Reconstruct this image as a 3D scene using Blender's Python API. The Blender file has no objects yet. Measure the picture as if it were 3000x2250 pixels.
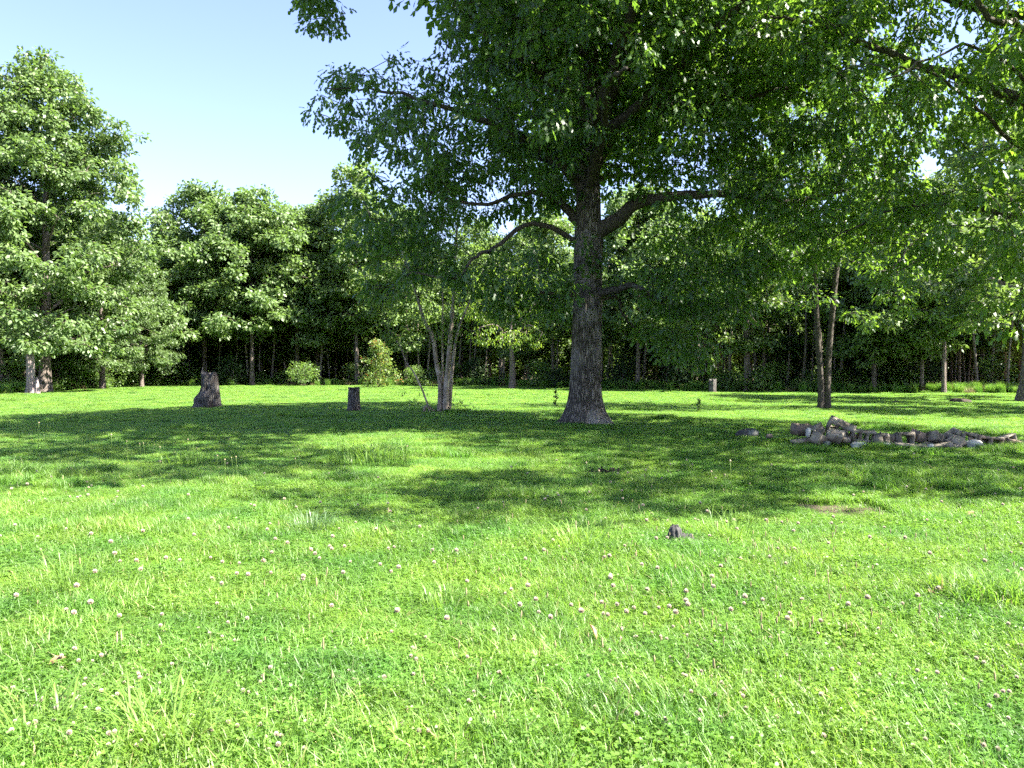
import bpy, math, numpy as np
from mathutils import Vector, Matrix
R = math.radians
scene = bpy.context.scene
COL = scene.collection

# ------------------------------------------------------------------ camera, sky, sun, exposure
F_PX, CAM_H = 2354.0, 1.6           # focal length in photograph pixels (3000 wide), eye height
PITCH = -math.atan(40.0 / F_PX)
cam = bpy.data.cameras.new('camera')
cam.sensor_width = 36.0
cam.lens = 36.0 * F_PX / 3000.0
cam.clip_start, cam.clip_end = 0.05, 2000.0
cam_o = bpy.data.objects.new('camera', cam)
cam_o.location = (0, 0, CAM_H)
cam_o.rotation_euler = (R(90) + PITCH, 0, 0)
COL.objects.link(cam_o)
scene.camera = cam_o

SUN_EL, SUN_AZ = R(50), R(106)        # azimuth clockwise from the view direction (+Y)
world = bpy.data.worlds.new('World')
scene.world = world
world.use_nodes = True
wn = world.node_tree.nodes
sky = wn.new('ShaderNodeTexSky')
sky.sky_type = 'NISHITA'
sky.sun_disc = False
sky.sun_elevation = SUN_EL
sky.sun_rotation = SUN_AZ
sky.altitude = 100
sky.air_density = 1.0
sky.dust_density = 1.2
sky.ozone_density = 2.0
bg = wn['Background']
bg.inputs['Strength'].default_value = 0.05
tint = wn.new('ShaderNodeMix'); tint.data_type = 'RGBA'; tint.blend_type = 'MULTIPLY'     # the camera's slightly violet white balance
tint.inputs[0].default_value = 1.0
tint.inputs[7].default_value = (1.03, 0.93, 1.09, 1.0)
world.node_tree.links.new(sky.outputs[0], tint.inputs[6])
world.node_tree.links.new(tint.outputs[2], bg.inputs[0])

sd = bpy.data.lights.new('sun', 'SUN')
sd.energy = 3.9
sd.angle = R(0.53)
sd.color = (1.0, 0.95, 0.86)
so = bpy.data.objects.new('sun', sd)
sdir = Vector((math.cos(SUN_EL) * math.sin(SUN_AZ), math.cos(SUN_EL) * math.cos(SUN_AZ), math.sin(SUN_EL)))
so.rotation_euler = sdir.to_track_quat('Z', 'Y').to_euler()
so.location = sdir * 60
COL.objects.link(so)

vs = scene.view_settings
vs.view_transform = 'Standard'
vs.look = 'None'
vs.exposure = 3.05
vs.gamma = 1.0
vs.use_curve_mapping = False
scene.cycles.max_bounces = 6
scene.cycles.diffuse_bounces = 4
scene.cycles.glossy_bounces = 2
scene.cycles.transmission_bounces = 4
scene.cycles.transparent_max_bounces = 4
scene.cycles.sample_clamp_indirect = 6.0
scene.cycles.use_denoising = False
scene.cycles.use_adaptive_sampling = True
scene.cycles.adaptive_threshold = 0.02
scene.cycles.adaptive_min_samples = 24

# ------------------------------------------------------------------ helpers
def ground_h(x, y):
    return (0.035 * np.sin(x * 0.55 + 0.7) * np.sin(y * 0.43 + 0.3) + 0.02 * np.sin(x * 1.1 + y * 0.8))

cp, sp = math.cos(PITCH), math.sin(PITCH)
def ray(u, v):
    a, b = (u - 1500.0) / F_PX, (1125.0 - v) / F_PX
    return Vector((a, cp - b * sp, sp + b * cp))
def G(u, v):
    """point of the flat ground seen at photograph pixel (u, v)"""
    d = ray(u, v); t = -CAM_H / d.z
    return Vector((d.x * t, d.y * t, 0))
def P(u, v, Y):
    """point seen at pixel (u, v) at depth Y"""
    d = ray(u, v); t = Y / d.y
    return Vector((d.x * t, Y, CAM_H + d.z * t))

def link(o, parent=None):
    COL.objects.link(o)
    if parent is not None:
        o.parent = parent
    return o
def tag(o, label=None, cat=None, group=None, kind=None):
    if label: o['label'] = label
    if cat: o['category'] = cat
    if group: o['group'] = group
    if kind: o['kind'] = kind
    return o
def thing(name, label, cat, loc=(0, 0, 0), rz=0.0, group=None, scale=1.0):
    o = bpy.data.objects.new(name, None)
    o.empty_display_size = 0.2
    o.location = loc
    o.rotation_euler = (0, 0, rz)
    o.scale = (scale,) * 3 if not hasattr(scale, '__len__') else scale
    link(o)
    return tag(o, label, cat, group)
def part(name, mesh, parent, kind=None, loc=None):
    o = link(bpy.data.objects.new(name, mesh), parent)
    if kind: o['kind'] = kind
    if loc is not None: o.location = loc
    return o
def copy_tree(root):
    c = root.copy(); COL.objects.link(c)
    for ch in root.children:
        d = ch.copy(); COL.objects.link(d); d.parent = c
        for g in ch.children:
            e = g.copy(); COL.objects.link(e); e.parent = d
    return c

class MB:
    """collects vertices, triangles and quads with one float per vertex, then makes one mesh"""
    def __init__(self):
        self.v, self.f3, self.f4, self.a, self.n = [], [], [], [], 0
    def add(self, verts, f3=None, f4=None, attr=0.5):
        verts = np.asarray(verts, dtype=np.float64).reshape(-1, 3)
        if f3 is not None and len(f3): self.f3.append(np.asarray(f3, dtype=np.int64).reshape(-1, 3) + self.n)
        if f4 is not None and len(f4): self.f4.append(np.asarray(f4, dtype=np.int64).reshape(-1, 4) + self.n)
        at = np.full(len(verts), attr) if np.isscalar(attr) else np.asarray(attr)
        self.a.append(at); self.v.append(verts); self.n += len(verts)
        return self
    def mesh(self, name, mat, smooth=False):
        me = bpy.data.meshes.new(name)
        v = np.concatenate(self.v) if self.v else np.zeros((0, 3))
        f3 = np.concatenate(self.f3) if self.f3 else np.zeros((0, 3), np.int64)
        f4 = np.concatenate(self.f4) if self.f4 else np.zeros((0, 4), np.int64)
        me.vertices.add(len(v)); me.vertices.foreach_set('co', v.astype(np.float32).ravel())
        nl = f3.size + f4.size
        me.loops.add(nl)
        me.loops.foreach_set('vertex_index', np.concatenate([f3.ravel(), f4.ravel()]).astype(np.int32))
        me.polygons.add(len(f3) + len(f4))
        st = np.concatenate([np.arange(len(f3)) * 3, f3.size + np.arange(len(f4)) * 4]).astype(np.int32)
        me.polygons.foreach_set('loop_start', st)
        if smooth: me.polygons.foreach_set('use_smooth', np.ones(len(st), bool))
        at = me.attributes.new('v', 'FLOAT', 'POINT')
        at.data.foreach_set('value', np.concatenate(self.a).astype(np.float32) if self.a else np.zeros(0, np.float32))
        me.update(calc_edges=True)
        me.validate()
        if mat: me.materials.append(mat)
        return me

def nrm(a):
    return a / np.maximum(np.linalg.norm(a, axis=-1, keepdims=True), 1e-9)
def noise3(p, s=1.0, seed=0.0):
    """cheap smooth pseudo noise about -1..1"""
    x, y, z = p[..., 0] * s + seed, p[..., 1] * s + seed * 1.7, p[..., 2] * s + seed * 2.3
    return (np.sin(x * 1.7 + np.sin(y * 1.3 + z)) + np.sin(y * 2.1 + np.sin(z * 1.9 + x * 0.7)) + np.sin(z * 1.8 + np.sin(x * 1.1 + y * 1.5))) / 3.0

def tube(mb, pts, rad, sides=6, attr=0.5, cap=True, ridge=0.0, seed=0.0):
    pts = np.asarray(pts, float); rad = np.asarray(rad, float); n = len(pts)
    t = np.gradient(pts, axis=0); t = nrm(t)
    u = np.cross(t[0], (0.0, 0.0, 1.0))
    if np.linalg.norm(u) < 1e-3: u = np.array((1.0, 0, 0))
    u = u / np.linalg.norm(u)
    ang = np.linspace(0, 2 * np.pi, sides, endpoint=False)
    V = np.zeros((n, sides, 3))
    for i in range(n):
        u = u - t[i] * np.dot(u, t[i]); u = u / max(np.linalg.norm(u), 1e-9)
        w = np.cross(t[i], u)
        rr = rad[i] * (1 + (ridge * np.sin(ang * 5 + i * 0.7 + seed) + ridge * 0.6 * np.sin(ang * 3 - i * 0.45 + seed * 2) if ridge else 0))
        V[i] = pts[i] + (np.cos(ang) * rr)[:, None] * u + (np.sin(ang) * rr)[:, None] * w
    a = np.arange(n - 1)[:, None] * sides + np.arange(sides)[None]
    b = np.arange(n - 1)[:, None] * sides + (np.arange(sides)[None] + 1) % sides
    q = np.stack([a, b, b + sides, a + sides], -1).reshape(-1, 4)
    f3 = None
    vv = V.reshape(-1, 3)
    if cap:
        vv = np.concatenate([vv, pts[-1:]])
        k = np.arange(sides)
        f3 = np.stack([(n - 1) * sides + k, (n - 1) * sides + (k + 1) % sides, np.full(sides, n * sides)], -1)
    mb.add(vv, f3, q, attr)

def bezier(p0, p1, p2, n):
    t = np.linspace(0, 1, n)[:, None]
    return (1 - t) ** 2 * np.asarray(p0, float) + 2 * t * (1 - t) * np.asarray(p1, float) + t * t * np.asarray(p2, float)
def polycurve(pts, n):
    """resample a polyline smoothly (Catmull-Rom)"""
    pts = np.asarray(pts, float)
    pp = np.concatenate([[2 * pts[0] - pts[1]], pts, [2 * pts[-1] - pts[-2]]])
    out = []
    m = len(pts) - 1
    for k in np.linspace(0, m - 1e-6, n):
        i = int(k); t = k - i
        a, b, c, d = pp[i:i + 4]
        out.append(0.5 * ((2 * b) + (c - a) * t + (2 * a - 5 * b + 4 * c - d) * t * t + (3 * b - a - 3 * c + d) * t ** 3))
    return np.array(out)

# leaf templates: x along the leaf, z up
LEAF_OAK = (np.array([(0, 0, 0), (.46, -.28, -.03), (.40, -.055, .02), (.40, .055, .02), (.46, .28, -.03), (.86, -.24, -.10), (.86, .24, -.10), (1.12, 0, -.16)]),
            np.array([(0, 1, 2), (0, 2, 3), (0, 3, 4), (2, 5, 7), (2, 7, 3), (3, 7, 6)]))
LEAF_LENS = (np.array([(0, 0, 0), (.35, -.5, .03), (.35, .5, .03), (.7, -.38, -.03), (.7, .38, -.03), (1, 0, -.1)]) * (1, .5, 1),
             np.array([(0, 1, 2), (1, 3, 2), (2, 3, 4), (3, 5, 4)]))
LEAF_DIAMOND = (np.array([(0, 0, 0), (.5, -.32, .05), (1, 0, -.06), (.5, .32, .05)]), np.array([(0, 1, 2), (0, 2, 3)]))
LEAF_LANCE = (np.array([(0, 0, 0), (.4, -.15, .06), (.4, .15, .06), (1, 0, -.18)]), np.array([(0, 1, 2), (1, 3, 2)]))

def leaves(mb, pos, dirs, nor, size, tmpl, val):
    """one leaf of the template at every position"""
    tv, tf = tmpl
    X = nrm(dirs); Y = nrm(np.cross(nor, X)); Z = np.cross(X, Y)
    M = np.stack([X, Y, Z], -1) * size[:, None, None]
    V = np.einsum('nij,kj->nki', M, tv) + pos[:, None, :]
    k = len(tv)
    Fc = (tf[None] + (np.arange(len(pos)) * k)[:, None, None]).reshape(-1, 3)
    mb.add(V.reshape(-1, 3), Fc, None, np.repeat(val, k))

def spray(mb, rng, cen, cdir, n, rad, size, tmpl, droop=0.5, flat=0.5, val_shift=None):
    """n leaves around each twig end"""
    N = len(cen) * n
    off = nrm(rng.normal(size=(N, 3))) * (rng.random((N, 1)) ** 0.45) * rad
    off[:, 2] *= flat
    c = np.repeat(cen, n, axis=0); d = np.repeat(cdir, n, axis=0)
    pos = c + off
    pos[:, 2] -= 0.25 * np.linalg.norm(off[:, :2], axis=1)
    dirs = nrm(off) * 0.8 + d * 0.35 + rng.normal(size=(N, 3)) * 0.45
    dirs[:, 2] -= droop
    nor = rng.normal(size=(N, 3)) * 0.55 + np.array((0, 0, 1.0))
    sz = size * (0.65 + 0.6 * rng.random(N))
    val = rng.random(N) * 0.7 + 0.15
    if val_shift is not None: val = val + np.repeat(val_shift, n)
    leaves(mb, pos, dirs, nor, sz, tmpl, np.clip(val, 0, 1))

def branch_net(mb, limbs, centers, rng, r_tip=0.006, r_grow=0.0065, sides=4, axis=None):
    """join every twig end to the nearest wood; thicken by the number of twigs carried; returns twig directions"""
    pos = np.concatenate([l[0] for l in limbs]).astype(float)
    n0 = len(pos)
    order = np.argsort(np.min(np.linalg.norm(centers[:, None, :] - pos[None, ::2, :], axis=2), axis=1)) if len(centers) * n0 < 4e6 else np.arange(len(centers))
    cap = n0 + len(centers) * 4
    A = np.zeros((cap, 3)); A[:n0] = pos; par = np.full(cap, -1); n = n0
    chains = []; cdir = np.zeros_like(centers)
    for ci in order:
        c = centers[ci]
        d = A[:n] - c
        cost = np.sqrt((d * d).sum(1)) + 0.5 * np.maximum(d[:, 2], 0)
        j = int(np.argmin(cost))
        p0 = A[j]; L = np.linalg.norm(c - p0)
        mid = (p0 + c) * 0.5 + rng.normal(size=3) * 0.1 * L + np.array((0, 0, 0.12 * L))
        b = bezier(p0, mid, c, 5)[1:]
        ids = [j]
        for q in b:
            A[n] = q; par[n] = ids[-1]; ids.append(n); n += 1
        chains.append(ids)
        dd = b[-1] - b[-2]; cdir[ci] = dd / max(np.linalg.norm(dd), 1e-6)
    w = np.zeros(n)
    for ids in reversed(chains):
        w[ids[-1]] += 1
        for k in range(len(ids) - 1, 0, -1):
            if ids[k - 1] >= n0 or k > 0: w[ids[k - 1]] += w[ids[k]] if k == len(ids) - 1 else 0
        tot = w[ids[-1]]
        for k in ids[1:-1]: w[k] = max(w[k], tot)
    for ids in chains:
        ww = np.maximum.accumulate(w[ids[1:]][::-1])[::-1]
        rr = np.minimum(r_tip + r_grow * np.sqrt(ww), 0.11)
        rr = np.concatenate([[rr[0]], rr])
        tube(mb, A[ids], rr, sides, cap=False)
    return cdir

# ------------------------------------------------------------------ materials
def new_mat(name):
    m = bpy.data.materials.new(name); m.use_nodes = True
    nt = m.node_tree; nt.nodes.clear()
    return m, nt, nt.nodes.new('ShaderNodeOutputMaterial')
def node(nt, t, **kw):
    n = nt.nodes.new(t)
    for k, v in kw.items():
        if k.startswith('i_'):
            n.inputs[k[2:].replace('_', ' ')].default_value = v
        else: setattr(n, k, v)
    return n
def rgb(c): return (c[0], c[1], c[2], 1.0)
def mixc(nt, fac, a, b, blend='MIX'):
    n = nt.nodes.new('ShaderNodeMix'); n.data_type = 'RGBA'; n.blend_type = blend
    for i, x in ((0, fac), (6, a), (7, b)):
        if hasattr(x, 'is_linked') or hasattr(x, 'links'): nt.links.new(x, n.inputs[i])
        else: n.inputs[i].default_value = x if i == 0 else rgb(x)
    return n.outputs[2]

def leaf_material(name, dark, light, trans, fac=0.4, rough=0.42, spec=0.5, rand=0.35, world_noise=None, extra=None):
    m, nt, out = new_mat(name)
    L = nt.links
    at = node(nt, 'ShaderNodeAttribute', attribute_name='v')
    col = mixc(nt, at.outputs['Fac'], dark, light)
    tcol = mixc(nt, at.outputs['Fac'], tuple(x * 0.8 for x in trans), trans)
    if extra:                                     # a few leaves of another colour (value above the threshold)
        thr, ec = extra
        mt = node(nt, 'ShaderNodeMath', operation='GREATER_THAN'); mt.inputs[1].default_value = thr
        L.new(at.outputs['Fac'], mt.inputs[0])
        col = mixc(nt, mt.outputs[0], col, ec)
        tcol = mixc(nt, mt.outputs[0], tcol, tuple(x * 0.8 for x in ec))
    oi = node(nt, 'ShaderNodeObjectInfo')
    mr = node(nt, 'ShaderNodeMapRange'); mr.inputs[3].default_value = 1 - rand; mr.inputs[4].default_value = 1 + rand
    L.new(oi.outputs['Random'], mr.inputs[0])
    hs = node(nt, 'ShaderNodeHueSaturation'); L.new(mr.outputs[0], hs.inputs['Value']); L.new(col, hs.inputs['Color'])
    if world_noise:
        geo = node(nt, 'ShaderNodeNewGeometry')
        nz = node(nt, 'ShaderNodeTexNoise', i_Scale=world_noise[0], i_Detail=3.0)
        L.new(geo.outputs['Position'], nz.inputs['Vector'])
        cr = node(nt, 'ShaderNodeMapRange'); cr.inputs[1].default_value = 0.35; cr.inputs[2].default_value = 0.65
        L.new(nz.outputs['Fac'], cr.inputs[0])
        tint = mixc(nt, cr.outputs[0], world_noise[1], world_noise[2])
        col2 = mixc(nt, 1.0, hs.outputs[0], tint, 'MULTIPLY')
        tcol = mixc(nt, 1.0, tcol, tint, 'MULTIPLY')
    else: col2 = hs.outputs[0]
    pb = node(nt, 'ShaderNodeBsdfPrincipled'); L.new(col2, pb.inputs['Base Color'])
    pb.inputs['Roughness'].default_value = rough; pb.inputs['Specular IOR Level'].default_value = spec
    tr = node(nt, 'ShaderNodeBsdfTranslucent'); L.new(tcol, tr.inputs['Color'])
    mx = node(nt, 'ShaderNodeMixShader'); mx.inputs[0].default_value = fac
    L.new(pb.outputs[0], mx.inputs[1]); L.new(tr.outputs[0], mx.inputs[2]); L.new(mx.outputs[0], out.inputs[0])
    return m

def bark_material(name, dark, light, scale=(9, 9, 1.4), bump=0.6, patch=None, rand=0.25):
    m, nt, out = new_mat(name); L = nt.links
    tc = node(nt, 'ShaderNodeTexCoord')
    mp = node(nt, 'ShaderNodeMapping'); mp.inputs['Scale'].default_value = scale
    L.new(tc.outputs['Object'], mp.inputs['Vector'])
    n1 = node(nt, 'ShaderNodeTexNoise', i_Scale=2.0, i_Detail=8.0, i_Roughness=0.65, i_Distortion=0.6)
    L.new(mp.outputs[0], n1.inputs['Vector'])
    vo = node(nt, 'ShaderNodeTexVoronoi', feature='DISTANCE_TO_EDGE', i_Scale=2.2)
    ad = node(nt, 'ShaderNodeVectorMath', operation='ADD'); L.new(mp.outputs[0], ad.inputs[0])
    sc = node(nt, 'ShaderNodeVectorMath', operation='SCALE'); sc.inputs['Scale'].default_value = 0.9
    L.new(n1.outputs['Color'], sc.inputs[0]); L.new(sc.outputs[0], ad.inputs[1]); L.new(ad.outputs[0], vo.inputs['Vector'])
    mr = node(nt, 'ShaderNodeMapRange'); mr.inputs[1].default_value = 0.0; mr.inputs[2].default_value = 0.25
    L.new(vo.outputs['Distance'], mr.inputs[0])
    mul = node(nt, 'ShaderNodeMath', operation='MULTIPLY'); L.new(mr.outputs[0], mul.inputs[0]); L.new(n1.outputs['Fac'], mul.inputs[1])
    mr2 = node(nt, 'ShaderNodeMapRange'); mr2.inputs[1].default_value = 0.1; mr2.inputs[2].default_value = 0.6
    L.new(mul.outputs[0], mr2.inputs[0])
    col = mixc(nt, mr2.outputs[0], dark, light)
    if patch:
        n2 = node(nt, 'ShaderNodeTexNoise', i_Scale=patch[0], i_Detail=4.0); L.new(tc.outputs['Object'], n2.inputs['Vector'])
        m3 = node(nt, 'ShaderNodeMapRange'); m3.inputs[1].default_value = 0.5; m3.inputs[2].default_value = 0.66
        L.new(n2.outputs['Fac'], m3.inputs[0]); col = mixc(nt, m3.outputs[0], col, patch[1])
    oi = node(nt, 'ShaderNodeObjectInfo'); r = node(nt, 'ShaderNodeMapRange'); r.inputs[3].default_value = 1 - rand; r.inputs[4].default_value = 1 + rand
    L.new(oi.outputs['Random'], r.inputs[0])
    hs = node(nt, 'ShaderNodeHueSaturation'); L.new(r.outputs[0], hs.inputs['Value']); L.new(col, hs.inputs['Color'])
    pb = node(nt, 'ShaderNodeBsdfPrincipled'); pb.inputs['Roughness'].default_value = 0.92; pb.inputs['Specular IOR Level'].default_value = 0.2
    L.new(hs.outputs[0], pb.inputs['Base Color'])
    bp = node(nt, 'ShaderNodeBump', i_Strength=bump, i_Distance=0.03); L.new(mul.outputs[0], bp.inputs['Height']); L.new(bp.outputs[0], pb.inputs['Normal'])
    L.new(pb.outputs[0], out.inputs[0])
    return m

def rough_material(name, a, b, scale=6.0, bump=0.4, spots=None, rand=0.2):
    m, nt, out = new_mat(name); L = nt.links
    tc = node(nt, 'ShaderNodeTexCoord')
    n1 = node(nt, 'ShaderNodeTexNoise', i_Scale=scale, i_Detail=8.0, i_Roughness=0.7); L.new(tc.outputs['Object'], n1.inputs['Vector'])
    mr = node(nt, 'ShaderNodeMapRange'); mr.inputs[1].default_value = 0.3; mr.inputs[2].default_value = 0.7; L.new(n1.outputs['Fac'], mr.inputs[0])
    col = mixc(nt, mr.outputs[0], a, b)
    if spots:
        n2 = node(nt, 'ShaderNodeTexNoise', i_Scale=spots[0], i_Detail=5.0); L.new(tc.outputs['Object'], n2.inputs['Vector'])
        m3 = node(nt, 'ShaderNodeMapRange'); m3.inputs[1].default_value = 0.54; m3.inputs[2].default_value = 0.64; L.new(n2.outputs['Fac'], m3.inputs[0])
        col = mixc(nt, m3.outputs[0], col, spots[1])
    oi = node(nt, 'ShaderNodeObjectInfo'); r = node(nt, 'ShaderNodeMapRange'); r.inputs[3].default_value = 1 - rand; r.inputs[4].default_value = 1 + rand
    L.new(oi.outputs['Random'], r.inputs[0])
    hs = node(nt, 'ShaderNodeHueSaturation'); L.new(r.outputs[0], hs.inputs['Value']); L.new(col, hs.inputs['Color'])
    pb = node(nt, 'ShaderNodeBsdfPrincipled'); pb.inputs['Roughness'].default_value = 0.9; pb.inputs['Specular IOR Level'].default_value = 0.25
    L.new(hs.outputs[0], pb.inputs['Base Color'])
    n3 = node(nt, 'ShaderNodeTexNoise', i_Scale=scale * 6, i_Detail=6.0); L.new(tc.outputs['Object'], n3.inputs['Vector'])
    bp = node(nt, 'ShaderNodeBump', i_Strength=bump, i_Distance=0.01); L.new(n3.outputs['Fac'], bp.inputs['Height']); L.new(bp.outputs[0], pb.inputs['Normal'])
    L.new(pb.outputs[0], out.inputs[0])
    return m

M = {}
M['oak_leaf'] = leaf_material('oak_leaf', (.030, .064, .018), (.062, .120, .030), (.21, .40, .035), 0.40, 0.42, 0.5, 0.0)
M['right_leaf'] = leaf_material('right_oak_leaf', (.032, .068, .018), (.070, .130, .030), (.26, .46, .035), 0.46, 0.40, 0.55, 0.0)
M['wood_leaf'] = leaf_material('woodland_leaf', (.064, .112, .030), (.140, .205, .062), (.26, .42, .06), 0.36, 0.52, 0.5, 0.28)
M['tall_leaf'] = leaf_material('tall_oak_leaf', (.062, .112, .032), (.140, .205, .068), (.22, .37, .06), 0.34, 0.50, 0.55, 0.1)
M['myrtle_leaf'] = leaf_material('lance_leaf', (.045, .095, .018), (.10, .16, .03), (.24, .36, .04), 0.48, 0.42, 0.5, 0.0, extra=(0.965, (.22, .12, .03)))
M['lime_leaf'] = leaf_material('lime_leaf', (.09, .17, .02), (.16, .25, .03), (.38, .58, .04), 0.5, 0.42, 0.5, 0.0)
M['shrub_leaf'] = leaf_material('shrub_leaf', (.06, .12, .03), (.13, .20, .05), (.26, .42, .06), 0.4, 0.42, 0.5, 0.3)
M['redtip_leaf'] = leaf_material('redtip_leaf', (.075, .14, .03), (.15, .22, .05), (.28, .40, .06), 0.4, 0.42, 0.5, 0.0, extra=(0.80, (.38, .15, .05)))
M['cedar_leaf'] = leaf_material('cedar_leaf', (.025, .055, .02), (.05, .09, .03), (.08, .14, .03), 0.2, 0.6, 0.3, 0.2)
M['grass'] = leaf_material('grass', (.086, .178, .026), (.158, .272, .050), (.27, .52, .05), 0.42, 0.45, 0.38, 0.18, extra=(0.965, (.30, .27, .12)),
                           world_noise=(1.1, (.70, .84, .85), (1.22, 1.10, 1.0)))
M['tuft'] = leaf_material('tuft_grass', (.09, .18, .03), (.16, .26, .05), (.27, .48, .05), 0.4, 0.45, 0.4, 0.1)
M['pale_tuft'] = leaf_material('pale_tuft_grass', (.09, .165, .06), (.15, .23, .10), (.2, .36, .1), 0.35, 0.42, 0.5, 0.1)
M['dry_grass'] = leaf_material('dry_grass', (.16, .14, .06), (.28, .23, .11), (.25, .22, .08), 0.35, 0.6, 0.3, 0.1)
M['bark'] = bark_material('oak_bark', (.045, .039, .031), (.215, .19, .155), (7, 7, 1.1), 1.0, patch=(1.1, (.25, .23, .195)), rand=0)
M['limb_bark'] = bark_material('limb_bark', (.042, .036, .028), (.145, .125, .10), (12, 12, 4), 0.6, rand=0)
M['wood_bark'] = bark_material('woodland_bark', (.075, .06, .05), (.25, .205, .17), (9, 9, 1.4), 0.7)
M['myrtle_bark'] = bark_material('peeling_bark', (.19, .155, .115), (.37, .315, .25), (6, 6, 1.5), 0.4, patch=(2.2, (.5, .43, .34)), rand=0)
M['lit_pole_bark'] = bark_material('lit_pole_bark', (.11, .09, .07), (.32, .27, .215), (9, 9, 1.4), 0.6)  # lighter copy of the woodland bark: light on the thin trunks put into the colour
M['twig'] = rough_material('twig_bark', (.07, .058, .048), (.14, .12, .10), 8, 0.2, rand=0)
M['dead_wood'] = bark_material('weathered_dead_wood', (.055, .05, .044), (.21, .20, .18), (14, 14, 1.5), 0.9, patch=(1.8, (.075, .052, .038)), rand=0.1)
M['pale_wood'] = bark_material('pale_barkless_wood', (.19, .15, .14), (.34, .285, .27), (10, 10, .9), 0.5, rand=0)
M['concrete'] = rough_material('concrete_block', (.16, .135, .10), (.30, .26, .20), 5, 0.6, spots=(3.0, (.10, .08, .058)), rand=0.22)
M['brown_block'] = rough_material('brown_block', (.14, .105, .078), (.225, .175, .135), 5, 0.6, spots=(3.0, (.13, .11, .08)), rand=0.15)
M['white_stone'] = rough_material('white_stone', (.30, .29, .26), (.46, .45, .41), 7, 0.4, rand=0.1)
M['grey_stone'] = rough_material('dark_stone', (.032, .031, .030), (.085, .082, .078), 7, 0.7, spots=(4.0, (.16, .165, .14)), rand=0.1)
M['dirt'] = rough_material('bare_soil', (.045, .034, .02), (.085, .066, .042), 4, 0.8, rand=0)
M['mound'] = rough_material('soil_mound', (.03, .024, .017), (.055, .045, .03), 4, 0.8, rand=0)  # soil darkened in its colour to stand in for shade missing on the mounds
M['dead_leaf'] = leaf_material('dead_leaf', (.14, .075, .04), (.34, .20, .12), (.2, .1, .04), 0.2, 0.6, 0.3, 0.1)
M['stem'] = leaf_material('flower_stem', (.08, .15, .03), (.14, .22, .05), (.2, .3, .05), 0.3, 0.5, 0.3, 0.1)
M['clover_head'] = leaf_material('clover_head', (.36, .24, .17), (.70, .64, .53), (.6, .5, .42), 0.25, 0.7, 0.2, 0.08)
M['seed_head'] = leaf_material('seed_head', (.20, .16, .08), (.38, .32, .19), (.3, .2, .1), 0.2, 0.7, 0.2, 0.2)
# the ground under the grass
def ground_material(name, a, b, c):
    m, nt, out = new_mat(name); L = nt.links
    geo = node(nt, 'ShaderNodeNewGeometry')
    n1 = node(nt, 'ShaderNodeTexNoise', i_Scale=9.0, i_Detail=10.0, i_Roughness=0.75); L.new(geo.outputs['Position'], n1.inputs['Vector'])
    mr = node(nt, 'ShaderNodeMapRange'); mr.inputs[1].default_value = 0.35; mr.inputs[2].default_value = 0.65; L.new(n1.outputs['Fac'], mr.inputs[0])
    n2 = node(nt, 'ShaderNodeTexNoise', i_Scale=0.6, i_Detail=4.0); L.new(geo.outputs['Position'], n2.inputs['Vector'])
    col = mixc(nt, mr.outputs[0], a, b); col = mixc(nt, n2.outputs['Fac'], col, c)
    pb = node(nt, 'ShaderNodeBsdfPrincipled'); pb.inputs['Roughness'].default_value = 0.95; pb.inputs['Specular IOR Level'].default_value = 0.1
    L.new(col, pb.inputs['Base Color'])
    bp = node(nt, 'ShaderNodeBump', i_Strength=0.8, i_Distance=0.02); L.new(n1.outputs['Fac'], bp.inputs['Height']); L.new(bp.outputs[0], pb.inputs['Normal'])
    L.new(pb.outputs[0], out.inputs[0]); return m
M['ground'] = ground_material('field_ground', (.022, .045, .012), (.05, .085, .02), (.045, .06, .02))
M['litter'] = ground_material('leaf_litter', (.09, .066, .042), (.19, .14, .085), (.11, .09, .05))

# ------------------------------------------------------------------ ground
EDGE_PX = np.array([-900, -400, 0, 130, 300, 420, 700, 1400, 1600, 2100, 2600, 2950, 3400, 3900])
EDGE_D = np.array([46, 50, 55, 60, 71, 80, 84, 84, 74, 61, 58, 55, 50, 46])
def edge_Y(u):
    """how far the field reaches (depth) in the direction u = x / depth from the camera's spot"""
    return np.interp(u, (EDGE_PX - 1500) / F_PX, EDGE_D)
xs = np.concatenate([np.linspace(-700, -75, 12), np.linspace(-70, 70, 281), np.linspace(75, 700, 12)])
ys = np.concatenate([np.linspace(-200, -8, 8), np.linspace(-6, 100, 213), np.linspace(105, 1200, 14)])
gx, gy = np.meshgrid(xs, ys)
fade = np.clip((104 - np.abs(gy)) / 10, 0, 1) * np.clip((75 - np.abs(gx)) / 10, 0, 1)
gz = ground_h(gx, gy) * fade
nx, ny = len(xs), len(ys)
i = (np.arange(ny - 1)[:, None] * nx + np.arange(nx - 1)[None]).ravel()
mb = MB(); mb.add(np.stack([gx, gy, gz], -1).reshape(-1, 3), None, np.stack([i, i + 1, i + nx + 1, i + nx], -1))
tag(part('field', mb.mesh('field', M['ground'], True), None), 'grassy field floor of the clearing', None, kind='structure')
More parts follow.
